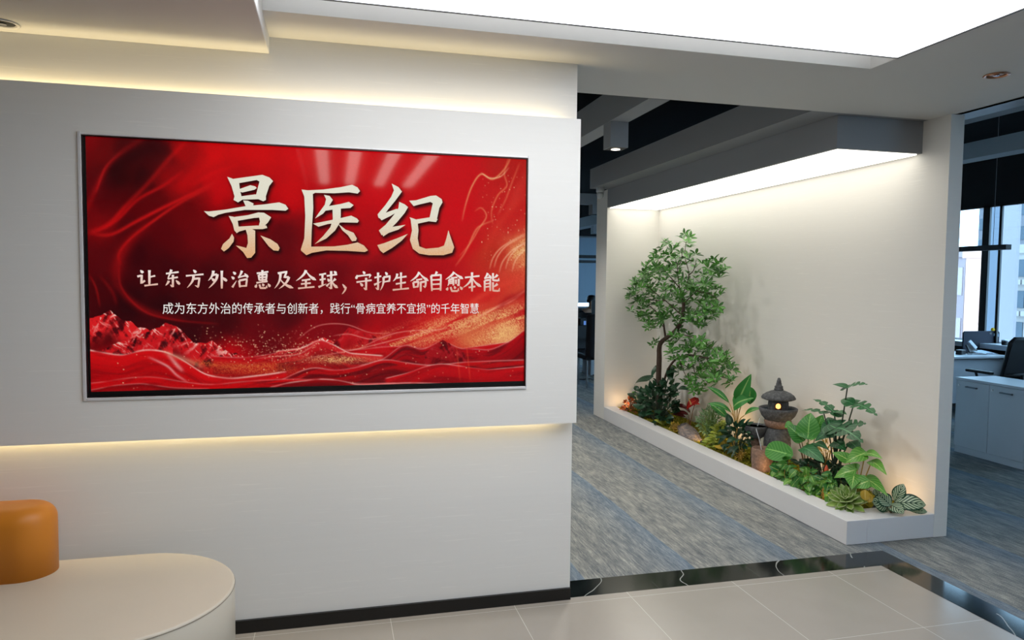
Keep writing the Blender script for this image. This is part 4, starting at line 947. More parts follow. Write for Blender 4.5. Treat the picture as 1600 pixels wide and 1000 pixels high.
# ------------------------------------------------------------------ indoor garden
GX0, GX1, GY0, GY1, GT = 3.0125, 3.65, 3.62, 7.62, .148
pbx = thing('planter_box', 'long low white planter box along the alcove wall', 'planter', (GX0, GY0, 0))
b = MB(); RW = .145
b.box((GX0, GY0, 0), (GX0+RW, GY1, GT)).box((GX0+RW, GY0, 0), (GX1, GY0+.19, GT)); b.build('rim', M['box'], pbx, bevel=.003)
MB().box((GX0+RW, GY0+.19, .0), (GX1-.001, GY1, .085)).build('soil', simple('dark_soil', '#2a2116', .95, var=.3, scale=40), pbx)
def leafmat(name, c1, c2, vein=None, mode='side', vs=9, rough=.38, gloss=.5, trans=.18):
    t = NT(name); uv = t.n('ShaderNodeUVMap'); s = t.n('ShaderNodeSeparateXYZ'); t.l(uv.outputs[0], s.inputs[0])
    side = t.math('MULTIPLY', t.math('ABSOLUTE', t.math('SUBTRACT', s.outputs[0], .5)), 2.)
    geo = t.n('ShaderNodeNewGeometry'); base = t.mix(geo.outputs['Random Per Island'], L4(c1), L4(c2))
    n = t.noise(t.mapping(), 60, 3); base = t.mix(t.math('MULTIPLY', n, .35), base, tuple(x*.55 for x in L4(c1)[:3])+(1,))
    if vein:
        mid = t.math('LESS_THAN', side, .055)
        ph = t.math('FRACT', t.math('MULTIPLY_ADD', side, -2.2 if mode != 'calathea' else -3.0, t.math('MULTIPLY', s.outputs[1], vs)))
        if mode == 'side': f = t.math('MAXIMUM', mid, t.math('MULTIPLY', t.math('LESS_THAN', ph, .13), .55))
        elif mode == 'mid': f = t.math('MULTIPLY', t.math('LESS_THAN', side, .10), .8)
        elif mode == 'calathea':
            band = t.math('MULTIPLY', t.math('GREATER_THAN', ph, .42), t.math('LESS_THAN', side, .80)); f = t.math('MULTIPLY', band, t.math('SUBTRACT', 1., t.math('LESS_THAN', side, .05)))
        elif mode == 'centre': f = t.math('POWER', t.math('SUBTRACT', 1., side, clamp=True), 1.6); f = t.math('MULTIPLY', f, .75)
        elif mode == 'edge': f = t.math('POWER', side, 4.)
        elif mode == 'tip': f = t.math('POWER', s.outputs[1], 6.)
        base = t.mix(f, base, L4(vein))
    t.set(base, rough, spec=gloss)
    tl = t.n('ShaderNodeBsdfTranslucent'); t.l(base, tl.inputs[0]); mx = t.n('ShaderNodeMixShader', i_0=trans)
    t.l(t.b.outputs[0], mx.inputs[1]); t.l(tl.outputs[0], mx.inputs[2]); t.l(mx.outputs[0], t.out.inputs[0]); return t.m
LM = dict(
    tree=leafmat('tree_leaf', '#1c4d18', '#5a9c3c', '#74b058', 'mid', trans=.12, rough=.32), dark=leafmat('dark_leaf', '#123522', '#1f4a2c', '#3d6b48', 'side'),
    monstera=leafmat('monstera_leaf', '#1b5230', '#2d7a40', '#5f9e6a', 'side', 8), big=leafmat('broad_leaf', '#2f7a2c', '#4c9a3a', '#8cc46a', 'side', 7),
    lime=leafmat('lime_leaf', '#86a02e', '#b3b748', '#d8d488', 'side', 6), arrow=leafmat('arrowhead_leaf', '#4a9432', '#6fae40', '#b9d67c', 'side', 6),
    calathea=leafmat('striped_leaf', '#1b4630', '#235539', '#c2d8b8', 'calathea', 6.5), yellow=leafmat('yellow_leaf', '#b59a34', '#c9a83c', '#e0c878', 'mid'),
    grey=leafmat('grey_green_leaf', '#4d6f4a', '#7fa06c', None), red=leafmat('red_leaf', '#8a1f1c', '#b02824', '#c94a3a', 'mid', rough=.25), rust=leafmat('rust_leaf', '#a8481c', '#cf6f38', None),
    wine=leafmat('wine_leaf', '#4a1a1e', '#6a2226', '#8a3a3a', 'mid'), pothos=leafmat('ivy_leaf', '#1f6a2c', '#74ac40', '#a4c466', 'mid'),
    succ=leafmat('succulent_leaf', '#6f9440', '#8fb052', '#cfdca0', 'edge', trans=.05), calla=leafmat('calla_leaf', '#2c7d30', '#3f9440', '#a5cf7a', 'mid'))
M['stemg'] = simple('green_stem', '#5f7c36', .5, var=.1); M['stemd'] = simple('dark_stem', '#1d3320', .5, var=.1); M['stemy'] = simple('yellow_stem', '#b08c44', .5, var=.1)
M['bark'] = simple('brown_bark', '#4a3a30', .9, var=.3, scale=30, bump=.5); M['stemr'] = simple('reddish_stem', '#7a5a3c', .5, var=.1)
def LF(mb, bu, bv, bx, tu, tv, tx, w, shape='ovate', up=(-.55, -.35, .75), **kw):
    mb.leaf(at(bu, bv, x=bx), at(tu, tv, x=tx), w, up, shape, **kw)
def ST_(mb, pts, r=.004, r2=None):
    P = [Vector(p) for p in pts]
    Q = []
    for i in range(len(P)-1):
        a, b_, c_, d_ = P[max(0, i-1)], P[i], P[i+1], P[min(len(P)-1, i+2)]
        for k in range(4):
            t = k/4; Q.append(.5*((2*b_)+(-a+c_)*t+(2*a-5*b_+4*c_-d_)*t*t+(-a+3*b_-3*c_+d_)*t**3))
    Q.append(P[-1]); r2 = r2 or r
    mb.tube(Q, [r+(r2-r)*i/(len(Q)-1) for i in range(len(Q))], 6)
def root(u, v, x): p = at(u, v, x=x); return Vector((p.x, p.y, max(.09, min(p.z, .16))))
def plant(name, label, cat, pos, group=None): return thing(name, label, cat, pos, group)
R = random.Random(11)
# moss bed: mound plus countless tufts
gx, gy = np.meshgrid(np.linspace(GX0+RW, GX1-.004, 16), np.linspace(GY0+.19, GY1-.005, 90))
gz = .118+.035*fbm(gx*9, gy*6, 301, 3)
ms = MB(); n_ = gx.shape
ms.add(np.stack([gx, gy, gz], -1).reshape(-1, 3).tolist(), [(i*n_[1]+j, i*n_[1]+j+1, (i+1)*n_[1]+j+1, (i+1)*n_[1]+j) for i in range(n_[0]-1) for j in range(n_[1]-1)])
for k in range(9000):
    x, y = R.uniform(GX0+RW+.01, GX1-.01), R.uniform(GY0+.2, GY1-.02); z = .118+.035*float(fbm(np.array(x*9), np.array(y*6), 301, 3))
    a = R.uniform(0, 6.28); l = R.uniform(.008, .022); el = R.uniform(.3, 1.3)
    ms.leaf((x, y, z-.002), (x+l*math.cos(a)*math.cos(el), y+l*math.sin(a)*math.cos(el), z+l*math.sin(el)), l*.5, (R.uniform(-1, 1), R.uniform(-1, 1), 1), 'oval', n=2, m=1)
t = NT('moss'); g_ = t.n('ShaderNodeNewGeometry'); nn_ = t.noise(t.mapping(), 5, 3)
t.set(t.ramp(t.math('ADD', t.math('MULTIPLY', g_.outputs['Random Per Island'], .45), t.math('MULTIPLY', nn_, .6)), [(.25, lin('#3a3f12')), (.5, lin('#737522')), (.75, lin('#a09032')), (.95, lin('#b8994a'))]), .9, spec=.1)
tag(ms.build('moss_bed', t.m, loc=(3.4, 5.6, .12)), 'yellow-green moss covering the planter between the plants', 'moss', kind='stuff')

# ---- ornamental tree
tb_ = root(1030, 640, 3.36)
tr = plant('ornamental_tree', 'tall leafy ornamental tree with curved dark trunk at the far end of the planter', 'tree', tb_)
X0 = 3.36; TY = tb_.y
P_ = lambda u, v, dx=0: at(u, v, x=X0+dx)
tk = MB()
def limb(pts, r0, r1, n=8):
    Q = [P_(*p) for p in pts]; Q2 = []
    for i in range(len(Q)-1):
        a, b_, c_, d_ = Q[max(0, i-1)], Q[i], Q[i+1], Q[min(len(Q)-1, i+2)]
        for k in range(4): t_ = k/4; Q2.append(.5*((2*b_)+(-a+c_)*t_+(2*a-5*b_+4*c_-d_)*t_*t_+(-a+3*b_-3*c_+d_)*t_**3))
    Q2.append(Q[-1]); tk.tube(Q2, [r0+(r1-r0)*i/(len(Q2)-1) for i in range(len(Q2))], n)
tk.tube([tb_-Vector((0, 0, .04)), P_(1030, 606)], [.036, .03], 10)
limb([(1030, 610), (1029, 594), (1030, 560), (1030, 545), (1033, 535), (1044, 526), (1054, 518), (1064, 503), (1068, 480), (1066, 460)], .031, .015, 10)
limb([(1033, 604), (1037, 596), (1045, 575), (1058, 560), (1078, 555), (1096, 558)], .014, .008); limb([(1096, 558), (1116, 562), (1132, 575)], .008, .004)
limb([(1040, 528), (1038, 515), (1036, 502), (1028, 490), (1015, 478)], .012, .005); limb([(1038, 512), (1030, 505), (1020, 508)], .006, .003)
for br in ([(1066, 462), (1074, 440), (1076, 425), (1070, 400), (1072, 378)], [(1076, 430), (1084, 422), (1088, 405)], [(1067, 470), (1060, 440), (1058, 412), (1052, 398), (1042, 385)], [(1058, 415), (1064, 408), (1066, 392)], [(1062, 450), (1045, 430), (1032, 415), (1028, 405)],
           [(1068, 475), (1088, 455), (1106, 440), (1118, 425)], [(1090, 455), (1110, 460), (1124, 470)], [(1062, 490), (1040, 470), (1015, 450), (1000, 430)], [(1040, 470), (1010, 468), (990, 460)], [(1066, 496), (1090, 490), (1115, 485)],
           [(1050, 520), (1075, 525), (1100, 535), (1122, 552)], [(1078, 555), (1085, 580), (1088, 605)], [(1104, 560), (1120, 585), (1138, 592)], [(1060, 558), (1066, 575), (1072, 588)]):
    limb([(u, v, R.uniform(-.02, .02)) for u, v in br], .006, .0025, 6)
tk.build('trunk', M['bark'], tr, smooth=True)
fo = MB()
crown = [(1070, 362), (1088, 385), (1096, 408), (1115, 402), (1134, 418), (1126, 445), (1129, 470), (1120, 495), (1100, 512), (1075, 508), (1052, 500), (1020, 515), (1005, 505), (985, 482), (983, 455), (998, 428), (1015, 402), (1030, 385), (1040, 375), (1052, 390)]
lower = [(1058, 512), (1095, 530), (1110, 540), (1120, 545), (1137, 552), (1147, 585), (1143, 602), (1125, 598), (1108, 600), (1096, 616), (1085, 605), (1064, 592), (1048, 572), (1042, 545)]
gap = [(1074, 412), (1092, 414), (1092, 440), (1076, 446)]
def whorl(u, v, dx, L=.078, k=7, spread=1.0):
    c_ = P_(u, v, dx)
    if c_.y > 7.50: c_ = at(u, v, y=R.uniform(7.15, 7.50))
    if c_.x > 3.57: c_ = at(u, v, x=R.uniform(3.4, 3.57))
    ax = Vector((R.uniform(-.7, .3), R.uniform(-.6, .4), R.uniform(.2, 1))).normalized()
    s_ = ax.orthogonal().normalized(); q_ = ax.cross(s_); a0 = R.uniform(0, 6.28)
    for i in range(k):
        a = a0+6.283*i/k+R.uniform(-.25, .25); d_ = (s_*math.cos(a)+q_*math.sin(a))*spread+ax*R.uniform(.1, .6); d_.normalize()
        l = L*R.uniform(.75, 1.2); fo.leaf(c_+d_*.006, c_+d_*l, l*.34, ax, 'oval', arch=R.uniform(-.04, .14), fold=.25, n=5, m=1)
pts = []
def fill(poly, count, dx, dens=None, r=6.5):
    us, vs_ = [p[0] for p in poly], [p[1] for p in poly]; n = 0; tries = 0
    while n < count and tries < 9000:
        tries += 1; u, v = R.uniform(min(us), max(us)), R.uniform(min(vs_), max(vs_))
        if not inside(poly, np.array([u]), np.array([v]))[0]: continue
        if inside(gap, np.array([u]), np.array([v]))[0] and R.random() < .85: continue
        if dens and R.random() > dens(u, v): continue
        if any((u-a)**2+(v-b_)**2 < r*r for a, b_ in pts): continue
        pts.append((u, v)); n += 1; whorl(u, v, R.uniform(*dx))
fill(crown, 150, (-.20, .12), lambda u, v: min(1, .35+(v-360)/110), 5.8); pts.clear()
fill(crown, 70, (-.05, .18), lambda u, v: 1 if 425 < v < 510 else .15, 7); pts.clear()
fill(lower, 85, (-.18, .14), None, 5.8)
for u, v in ((1024, 535), (1020, 540), (1030, 530), (1070, 366), (1078, 372), (1040, 378), (1134, 420), (985, 462), (986, 486), (1012, 512), (1120, 588), (1143, 598), (1090, 618), (1084, 612), (1068, 598), (1126, 490), (1000, 428), (1022, 398)): whorl(u, v, R.uniform(-.06, .03), .07, 6)
fo.build('foliage', LM['tree'], tr)

def bush(name, label, cat, poly, n, x, L, W, mat, shape='ovate', stem='stemd', sx=.08, base=None, up=(-.4, -.3, .8), droop=.1, out=.7, dz=(-.15, .5), **kw):
    cu, cv = sum(p[0] for p in poly)/len(poly), max(p[1] for p in poly)
    rt = root(*(base or (cu, cv)), x); t_ = plant(name, label, cat, rt); f = MB(); s_ = MB(); us, vs_ = [p[0] for p in poly], [p[1] for p in poly]; c = 0; tr_ = 0
    ctr = at(cu, sum(p[1] for p in poly)/len(poly), x=x)
    while c < n and tr_ < 6000:
        tr_ += 1; u, v = R.uniform(min(us), max(us)), R.uniform(min(vs_), max(vs_))
        if not inside(poly, np.array([u]), np.array([v]))[0]: continue
        c += 1; p = at(u, v, x=min(3.62, x+R.uniform(-sx, sx))); p = at(u, v, y=R.uniform(7.3, 7.5)) if p.y > 7.5 else p; p.z = max(p.z, .13)
        d = (p-ctr); d.z *= .6; d = d.normalized()*out+Vector((R.uniform(-.7, .3), R.uniform(-.7, .5), R.uniform(*dz))); d.normalize()
        l = L*R.uniform(.7, 1.2); f.leaf(p, p+d*l, l*W, (up[0]+R.uniform(-.4, .4), up[1]+R.uniform(-.4, .4), up[2]), shape, arch=droop, fold=.18, n=6, m=2, **kw)
        if c % 3 == 0: ST_(s_, [rt+Vector((R.uniform(-.02, .02), R.uniform(-.02, .02), -.03)), (rt+p)/2+Vector((0, 0, .02)), p], .0028, .0018)
    f.build('foliage', LM[mat], t_, smooth=True); s_.build('stem', M[stem], t_, smooth=True); return t_
# dark shrub under the tree
sh = bush('peperomia_shrub', 'dense dark green shrub with oval leaves around the foot of the tree', 'plant', [(990, 618), (1003, 605), (1030, 600), (1055, 602), (1062, 630), (1052, 655), (1030, 664), (1002, 652)], 210, 3.27, .10, .62, 'dark', sx=.10)
f = MB(); s_ = MB()
for bu, bv, tu, tv, w, sh_ in ((1014, 592, 991, 603, .10, 'heart'), (1026, 575, 1018, 590, .07, 'heart'), (1048, 578, 1050, 600, .09, 'heart'), (1044, 610, 1060, 612, .12, 'heart'), (1056, 614, 1083, 612, .07, 'lance'), (1012, 612, 1000, 620, .08, 'heart'), (1045, 590, 1060, 582, .07, 'ovate')):
    LF(f, bu, bv, 3.38, tu, tv, 3.33, w, sh_, fold=.12, arch=.12); ST_(s_, [sh.location, at((bu+1030)/2, (bv+640)/2, x=3.36), at(bu, bv, x=3.38)], .004, .003)
t_ = plant('philodendron', 'dark heart-leaved plant with long stalks behind the dense shrub under the tree', 'plant', sh.location+Vector((.06, .05, 0)))
f.build('foliage', LM['dark'], t_, smooth=True); s_.build('stem', M['stemd'], t_, smooth=True)
bush('rust_succulent', 'rust-orange branching succulent at the far left end of the planter', 'plant', [(972, 642), (978, 626), (990, 620), (996, 646), (984, 650)], 120, 3.24, .05, .45, 'rust', 'oval', 'stemr', sx=.05)
bush('jade_plant', 'small bright green jade plant beside the rust-orange succulent', 'plant', [(987, 618), (995, 608), (1004, 612), (1000, 622)], 16, 3.32, .05, .6, 'pothos', 'oval', 'stemg', sx=.03, base=(998, 650))
# anthurium
rt = root(1078, 668, 3.42); an = plant('anthurium', 'anthurium with one bright red flower in the shade of the tree', 'plant', rt)
f = MB(); LF(f, 1087, 626, 3.38, 1073, 640, 3.30, .10, 'heart', fold=.1, arch=.15); LF(f, 1086, 634, 3.36, 1094, 632, 3.34, .04, 'ovate'); f.build('flower', LM['red'], an, smooth=True)['label'] = 'glossy red spathe'
f = MB()
for a in ((1078, 640, 1050, 634, .05), (1076, 648, 1055, 645, .05), (1072, 652, 1048, 648, .045), (1078, 645, 1064, 636, .05)): LF(f, a[0], a[1], 3.40, a[2], a[3], 3.30, a[4], 'lance', arch=.15)
f.build('foliage', LM['wine'], an, smooth=True)
s_ = MB(); ST_(s_, [rt, at(1082, 645, x=3.41), at(1087, 626, x=3.38)], .004)
for u, v in ((1078, 640), (1076, 648), (1072, 652)): ST_(s_, [rt, at(u, v, x=3.4)], .003)
MB().tube([at(1080, 632, x=3.29), at(1076, 622, x=3.28)], [.006, .003], 8).build('spadix', M['stemy'], an); s_.build('stem', M['stemr'], an, smooth=True)
bush('grey_bush', 'feathery grey-green bush between the red flower and the tall calla', 'plant', [(1092, 668), (1092, 652), (1102, 640), (1115, 636), (1128, 650), (1124, 672), (1108, 682)], 420, 3.32, .045, .28, 'grey', 'lance', 'stemg', sx=.09)
bush('striped_peperomia', 'small round yellow-green striped leaf plant left of the rock', 'plant', [(1032, 664), (1036, 656), (1043, 658), (1044, 668), (1037, 672)], 6, 3.24, .075, .8, 'lime', 'heart', 'stemg', sx=.02)
bush('sedum', 'low yellow-gold sedum clump touching the rock', 'plant', [(1046, 672), (1050, 661), (1060, 660), (1064, 670), (1056, 680)], 130, 3.22, .022, .6, 'yellow', 'oval', 'stemy', sx=.05)
# rock
c = at(1076, 684, x=3.27); c.z = .140
rb = bmesh.new(); bmesh.ops.create_icosphere(rb, subdivisions=3, radius=1)
rr = random.Random(3); pl = [(Vector((rr.uniform(-1, 1), rr.uniform(-1, 1), rr.uniform(-1, 1))).normalized(), rr.uniform(.55, .78)) for _ in range(26)]+[(Vector((-.5, -.55, .25)).normalized(), .6), (Vector((.1, 0, 1)).normalized(), .55)]
for v in rb.verts:
    for nn, d_ in pl:
        e_ = v.co.dot(nn)-d_
        if e_ > 0: v.co -= nn*e_
    v.co += v.normal*.0
me = bpy.data.meshes.new('rock')
for v in rb.verts: v.co = Vector((v.co.x*.15, v.co.y*.42, v.co.z*.13+.025*v.co.y-.02*v.co.x))+Vector((rr.uniform(-1, 1), rr.uniform(-1, 1), rr.uniform(-1, 1)))*.006
rb.to_mesh(me); rb.free(); rk = bpy.data.objects.new('rock', me); COL.objects.link(rk); rk.location = c; rk.rotation_euler = (0, 0, -.25)
t = NT('rock_stone'); n1 = t.noise(t.mapping((1, 1, 2.5)), 22, 6, .7); t.set(t.ramp(n1, [(.3, lin('#4e4a4c')), (.5, lin('#7c7472')), (.65, lin('#a08a7c')), (.8, lin('#c9b4a2'))]), .85); t.bump(n1, .6, .01); me.materials.append(t.m)
tag(rk, 'jagged brown-grey rock resting on the moss near the planter rim', 'rock')
tag(rk, rk['label'], 'rock')
bush('lime_creeper', 'lime-green round-leaved creeper between the rock and the tall calla', 'plant', [(1100, 700), (1105, 690), (1112, 676), (1125, 660), (1132, 664), (1132, 690), (1122, 704)], 80, 3.24, .058, .85, 'lime', 'heart', 'stemg', sx=.06)
# calla / bird of paradise
rt = root(1150, 712, 3.26); cl = plant('calla_plant', 'tall calla plant with upright broad leaf and yellow stalks left of the stone fountain', 'plant', rt)
f = MB(); s_ = MB(); K = at(1150, 680, x=3.28)
LF(f, 1153, 628, 3.34, 1174, 584, 3.36, .125, 'ovate', up=(-.7, -.7, -.1), fold=.25, arch=.06); LF(f, 1146, 636, 3.32, 1178, 622, 3.40, .14, 'ovate', up=(-.6, -.5, .5), fold=.35, arch=.15)
LF(f, 1172, 632, 3.4, 1172, 604, 3.42, .12, 'oval', up=(-.7, -.7, 0), fold=.2)
LF(f, 1140, 630, 3.32, 1103, 604, 3.20, .055, 'lance', fold=.5, arch=.14); LF(f, 1143, 645, 3.32, 1104, 631, 3.16, .05, 'lance', fold=.5, arch=.2); LF(f, 1137, 654, 3.34, 1108, 631, 3.24, .075, 'lance', fold=.3, arch=.15)
LF(f, 1163, 649, 3.34, 1191, 638, 3.40, .06, 'lance', fold=.3, arch=.1)
for u, v, x in ((1153, 628, 3.34), (1146, 636, 3.32), (1158, 634, 3.36), (1140, 630, 3.32), (1143, 645, 3.32), (1137, 654, 3.34), (1163, 649, 3.34)):
    q = at(u, v, x=x); ST_(s_, [K, K+(q-K)*.4+Vector((0, 0, .06)), q], .006, .0035)
ST_(s_, [rt-Vector((0, 0, .03)), at(1148, 700, x=3.26), K], .017, .013)
f.build('foliage', LM['calla'], cl, smooth=True); s_.build('stem', M['stemy'], cl, smooth=True)
bush('broadleaf_rosette', 'dark green rosette of pointed leaves around the stalk of the tall calla', 'plant', [(1130, 668), (1140, 656), (1152, 662), (1168, 664), (1172, 690), (1162, 706), (1138, 702)], 70, 3.24, .095, .5, 'dark', 'ovate', 'stemd', sx=.05, base=(1152, 714))
bush('yellow_leaf_plant', 'low plant with one broad yellow leaf below the dark rosette', 'plant', [(1128, 702), (1134, 694), (1142, 696), (1140, 704)], 4, 3.20, .08, .7, 'yellow', 'ovate', 'stemy', sx=.02)
bush('spiky_sedum', 'spiky golden sedum at the foot of the tall calla', 'plant', [(1148, 716), (1150, 704), (1160, 700), (1166, 708), (1160, 718)], 90, 3.21, .035, .18, 'yellow', 'lance', 'stemy', sx=.04)

# ---- stone lantern fountain
t = NT('dark_stone'); n1 = t.noise(t.mapping(), 45, 5, .7); t.set(t.ramp(n1, [(.3, lin('#333538')), (.55, lin('#505255')), (.8, lin('#7d7f80'))]), .8); t.bump(n1, .5, .006); M['stone'] = t.m
t = NT('brown_stone'); n1 = t.noise(t.mapping(), 55, 5, .7); t.set(t.ramp(n1, [(.3, lin('#5a4a40')), (.55, lin('#84695a')), (.8, lin('#a88a78'))]), .8); t.bump(n1, .5, .006); M['stone2'] = t.m
FX = 3.42; AX = at(1215.5, 650, x=FX); px = (at(1215.5, 640, x=FX).z-at(1215.5, 660, x=FX).z)/20
def zz(v): return at(1215.5, v, x=FX).z
ft = plant('stone_fountain', 'dark stone lantern fountain with pouring side bowl in the middle of the planter', 'fountain', Vector((AX.x, AX.y, .12)))
def lat(name, prof, mat, parent=ft, c=None, **kw):
    c = c or Vector((AX.x, AX.y, 0)); mb = MB().lathe([(max(r*px, 0), zz(v)) for r, v in prof], c, 36, **kw); o = mb.build(name, mat, parent, smooth=True); recalc(o); return o
lat('pedestal', [(16, 735), (17, 720), (19.5, 705), (20.5, 692), (19.5, 680), (16.5, 671), (14, 667), (13, 666)], M['stone'])
lat('neck_stone', [(13, 668), (17, 667), (19, 663), (20.5, 658), (19, 655), (15, 653)], M['stone2'], jit=.03)
bw = lat('basin', [(15, 657), (19, 656), (25, 649), (28.5, 641), (29, 637.5), (27.5, 636.5), (25.5, 638), (22, 642), (0, 643)], M['stone'], jit=.012)
lat('water', [(24.5, 639.6), (0, 639.6)], M['glass'], bw)
hs = MB(); rp = [(13.5, 643), (14.8, 638), (15.2, 632), (14.6, 625.5), (13, 624)]
# lantern house: a thin shell with an arched opening towards the aisle
n_ = 48; ring = []
for r, v in [(13.2, 643), (14.8, 639), (15.2, 636), (15.3, 633), (15.2, 630.5), (15, 628), (14.6, 625.5), (13, 624)]: ring.append((r*px, zz(v)))
fa_ = math.atan2(-CP[1]-0+0-AX.y+0, -AX.x)      # faces the aisle
vs_ = [(AX.x+r*math.cos(fa_+2*math.pi*k/n_), AX.y+r*math.sin(fa_+2*math.pi*k/n_), z) for r, z in ring for k in range(n_)]
fs_ = []
for i in range(len(ring)-1):
    for k in range(n_):
        kk_ = k if k < n_/2 else k-n_
        op = {0: -1, 1: 3, 2: 3, 3: 3, 4: 2, 5: -1}.get(i, -1)
        if -op <= kk_+.5 <= op: continue
        fs_.append((i*n_+k, i*n_+(k+1) % n_, (i+1)*n_+(k+1) % n_, (i+1)*n_+k))
hs.add(vs_, fs_); ho = hs.build('lantern_house', M['stone'], ft, smooth=True); sd_ = ho.modifiers.new('shell', 'SOLIDIFY'); sd_.thickness = .012; sd_.offset = -1
lat('lamp_bulb', [(0, 639), (3.2, 637.5), (3.8, 634.5), (2.6, 631.5), (0, 630.5)], emit('warm_bulb', '#ff9c50', 3), ft)
lat('roof', [(13, 625), (20, 624.5), (25.3, 622.5), (25.6, 621), (23, 617), (18, 613.5), (11, 610.5), (7.5, 609.5), (0, 609)], M['stone'], jit=.012)
lat('finial', [(6.8, 610), (7, 607.5), (6, 606), (6.4, 604.5), (6.2, 603), (4.4, 601.8), (4.2, 599), (3.4, 597), (3.3, 595), (2.4, 592.5), (2, 590.5), (0, 589.6)], M['stone'])
B0 = at(1182, 664, x=3.30); pb2 = (at(1182, 654, x=3.30).z-at(1182, 674, x=3.30).z)/20
def zb(v): return at(1182, v, x=3.30).z
def lat2(name, prof, mat, parent, c, **kw):
    o = MB().lathe([(max(r*pb2, 0), zb(v)) for r, v in prof], Vector((c.x, c.y, 0)), 32, **kw).build(name, mat, parent, smooth=True); recalc(o); return o
sb2 = lat2('side_bowl', [(8, 684), (12, 681), (16.5, 674), (18.8, 666.5), (18.4, 664), (16.2, 664.6), (14, 668), (0, 670)], M['stone'], ft, B0, jit=.012)
t = NT('lit_water'); t.set((.6, .55, .5, 1), .05, spec=.8); M['water'] = t.m
lat2('water', [(15.4, 666.2), (0, 666.2)], M['water'], sb2, B0)
C0 = at(1191, 720, x=3.235)
lat2('column', [(7, 735), (7, 690), (8, 683)], M['stone2'], ft, B0+Vector((.015, .03, 0)))
def zc(v): return at(1191, v, x=3.235).z
pc = (at(1191, 700, x=3.235).z-at(1191, 720, x=3.235).z)/20
o = MB().lathe([(14*pc, .09), (15.5*pc, .125), (16.5*pc, zc(715)), (16.5*pc, zc(701)), (15.6*pc, zc(699.5)), (13.5*pc, zc(701)), (13*pc, zc(712)), (0, zc(713))], (C0.x, C0.y, 0), 32, .012).build('catch_pot', M['stone2'], ft, smooth=True); recalc(o)
t = NT('falling_water'); tr_ = t.n('ShaderNodeBsdfTransparent'); t.set((.75, .8, .85, 1), .08, spec=.9); mx = t.n('ShaderNodeMixShader', i_0=.45); t.l(tr_.outputs[0], mx.inputs[1]); t.l(t.b.outputs[0], mx.inputs[2]); t.l(mx.outputs[0], t.out.inputs[0]); M['fall'] = t.m
q0 = at(1188, 652, x=3.36); q1 = Vector((B0.x+.01, B0.y, zb(666)))
MB().tube([q0, q0.lerp(q1, .4)+Vector((0, 0, .012)), q1], [.0022, .002, .003], 6).build('upper_stream', M['fall'], ft, smooth=True)
q0 = Vector((B0.x-.045, B0.y-.07, zb(665))); q1 = Vector((C0.x, C0.y-.005, zc(712)))
MB().tube([q0, q0+Vector((-.012, -.015, -.01)), q0.lerp(q1, .5)+Vector((-.01, -.01, .02)), q1], [.004, .0035, .003, .004], 8).build('lower_stream', M['fall'], ft, smooth=True)

# ---- right hand plants
rt = root(1222, 742, 3.22); rp_ = plant('round_leaf_plant', 'bright green plant with one large round leaf in front of the stone fountain', 'plant', rt)
f = MB(); LF(f, 1229, 709, 3.24, 1196, 701, 3.19, .155, 'round', up=(-.7, -.6, .45), fold=.1, arch=.05, n=14, m=4)
for a in ((1212, 722, 1206, 735, .04), (1224, 716, 1236, 712, .04), (1218, 724, 1224, 732, .045), (1230, 722, 1238, 716, .04), (1216, 730, 1210, 726, .035), (1226, 730, 1236, 738, .05), (1222, 718, 1230, 724, .05), (1232, 734, 1246, 730, .04), (1222, 736, 1232, 742, .05), (1213, 738, 1202, 746, .035)): LF(f, a[0], a[1], 3.23, a[2], a[3], 3.2, a[4], 'ovate', fold=.15)
f.build('foliage', LM['big'], rp_, smooth=True); s_ = MB()
for u, v in ((1229, 709), (1212, 722), (1224, 716), (1230, 722), (1232, 734)): ST_(s_, [rt, at((u+1222)/2, v+14, x=3.23), at(u, v, x=3.24)], .003)
s_.build('stem', M['stemg'], rp_, smooth=True)
rt = root(1262, 735, 3.36); al = plant('broad_leaf_plant', 'plant with two broad upright leaves between the fountain and the tall monstera', 'plant', rt)
f = MB(); s_ = MB()
for a in ((1263, 677, 3.36, 1267, 645, 3.40, .17, 'heart', (-.75, -.6, .2)), (1276, 672, 3.42, 1286, 648, 3.44, .12, 'heart', (-.7, -.6, .25)), (1251, 683, 3.34, 1230, 664, 3.28, .125, 'heart', (-.6, -.5, .6)), (1262, 694, 3.34, 1274, 686, 3.3, .05, 'ovate', (-.5, -.4, .7)), (1240, 664, 3.40, 1226, 668, 3.34, .10, 'ovate', (-.5, -.2, .8))):
    LF(f, *a[:7], a[7], up=a[8], fold=.16, arch=.08, n=12, m=3); ST_(s_, [rt, at((a[0]+1262)/2, (a[1]+735)/2, x=3.36), at(a[0], a[1], x=a[2])], .005, .003)
f.build('foliage', LM['big'], al, smooth=True); s_.build('stem', M['stemr'], al, smooth=True)
rt = root(1256, 742, 3.30); kb = plant('ribbed_leaf_plant', 'low plant with a dark ribbed oval leaf below the two broad upright leaves', 'plant', rt)
f = MB(); LF(f, 1250, 702, 3.32, 1288, 723, 3.24, .105, 'oval', up=(-.55, -.45, .7), fold=.12, arch=.14, n=14, m=3); LF(f, 1272, 694, 3.34, 1296, 704, 3.28, .06, 'lance', fold=.25, arch=.1); LF(f, 1262, 700, 3.34, 1284, 696, 3.4, .05, 'lance', fold=.25, arch=.1)
f.build('foliage', LM['monstera'], kb, smooth=True); s_ = MB()
for u, v in ((1250, 702), (1272, 694), (1262, 700)): ST_(s_, [rt, at(u+4, v+16, x=3.32), at(u, v, x=3.33)], .0035)
s_.build('stem', M['stemr'], kb, smooth=True)
rt = root(1304, 745, 3.40); mo = plant('monstera', 'tall monstera with split dark leaves on long stalks right of the fountain', 'plant', rt)
f = MB(); s_ = MB()
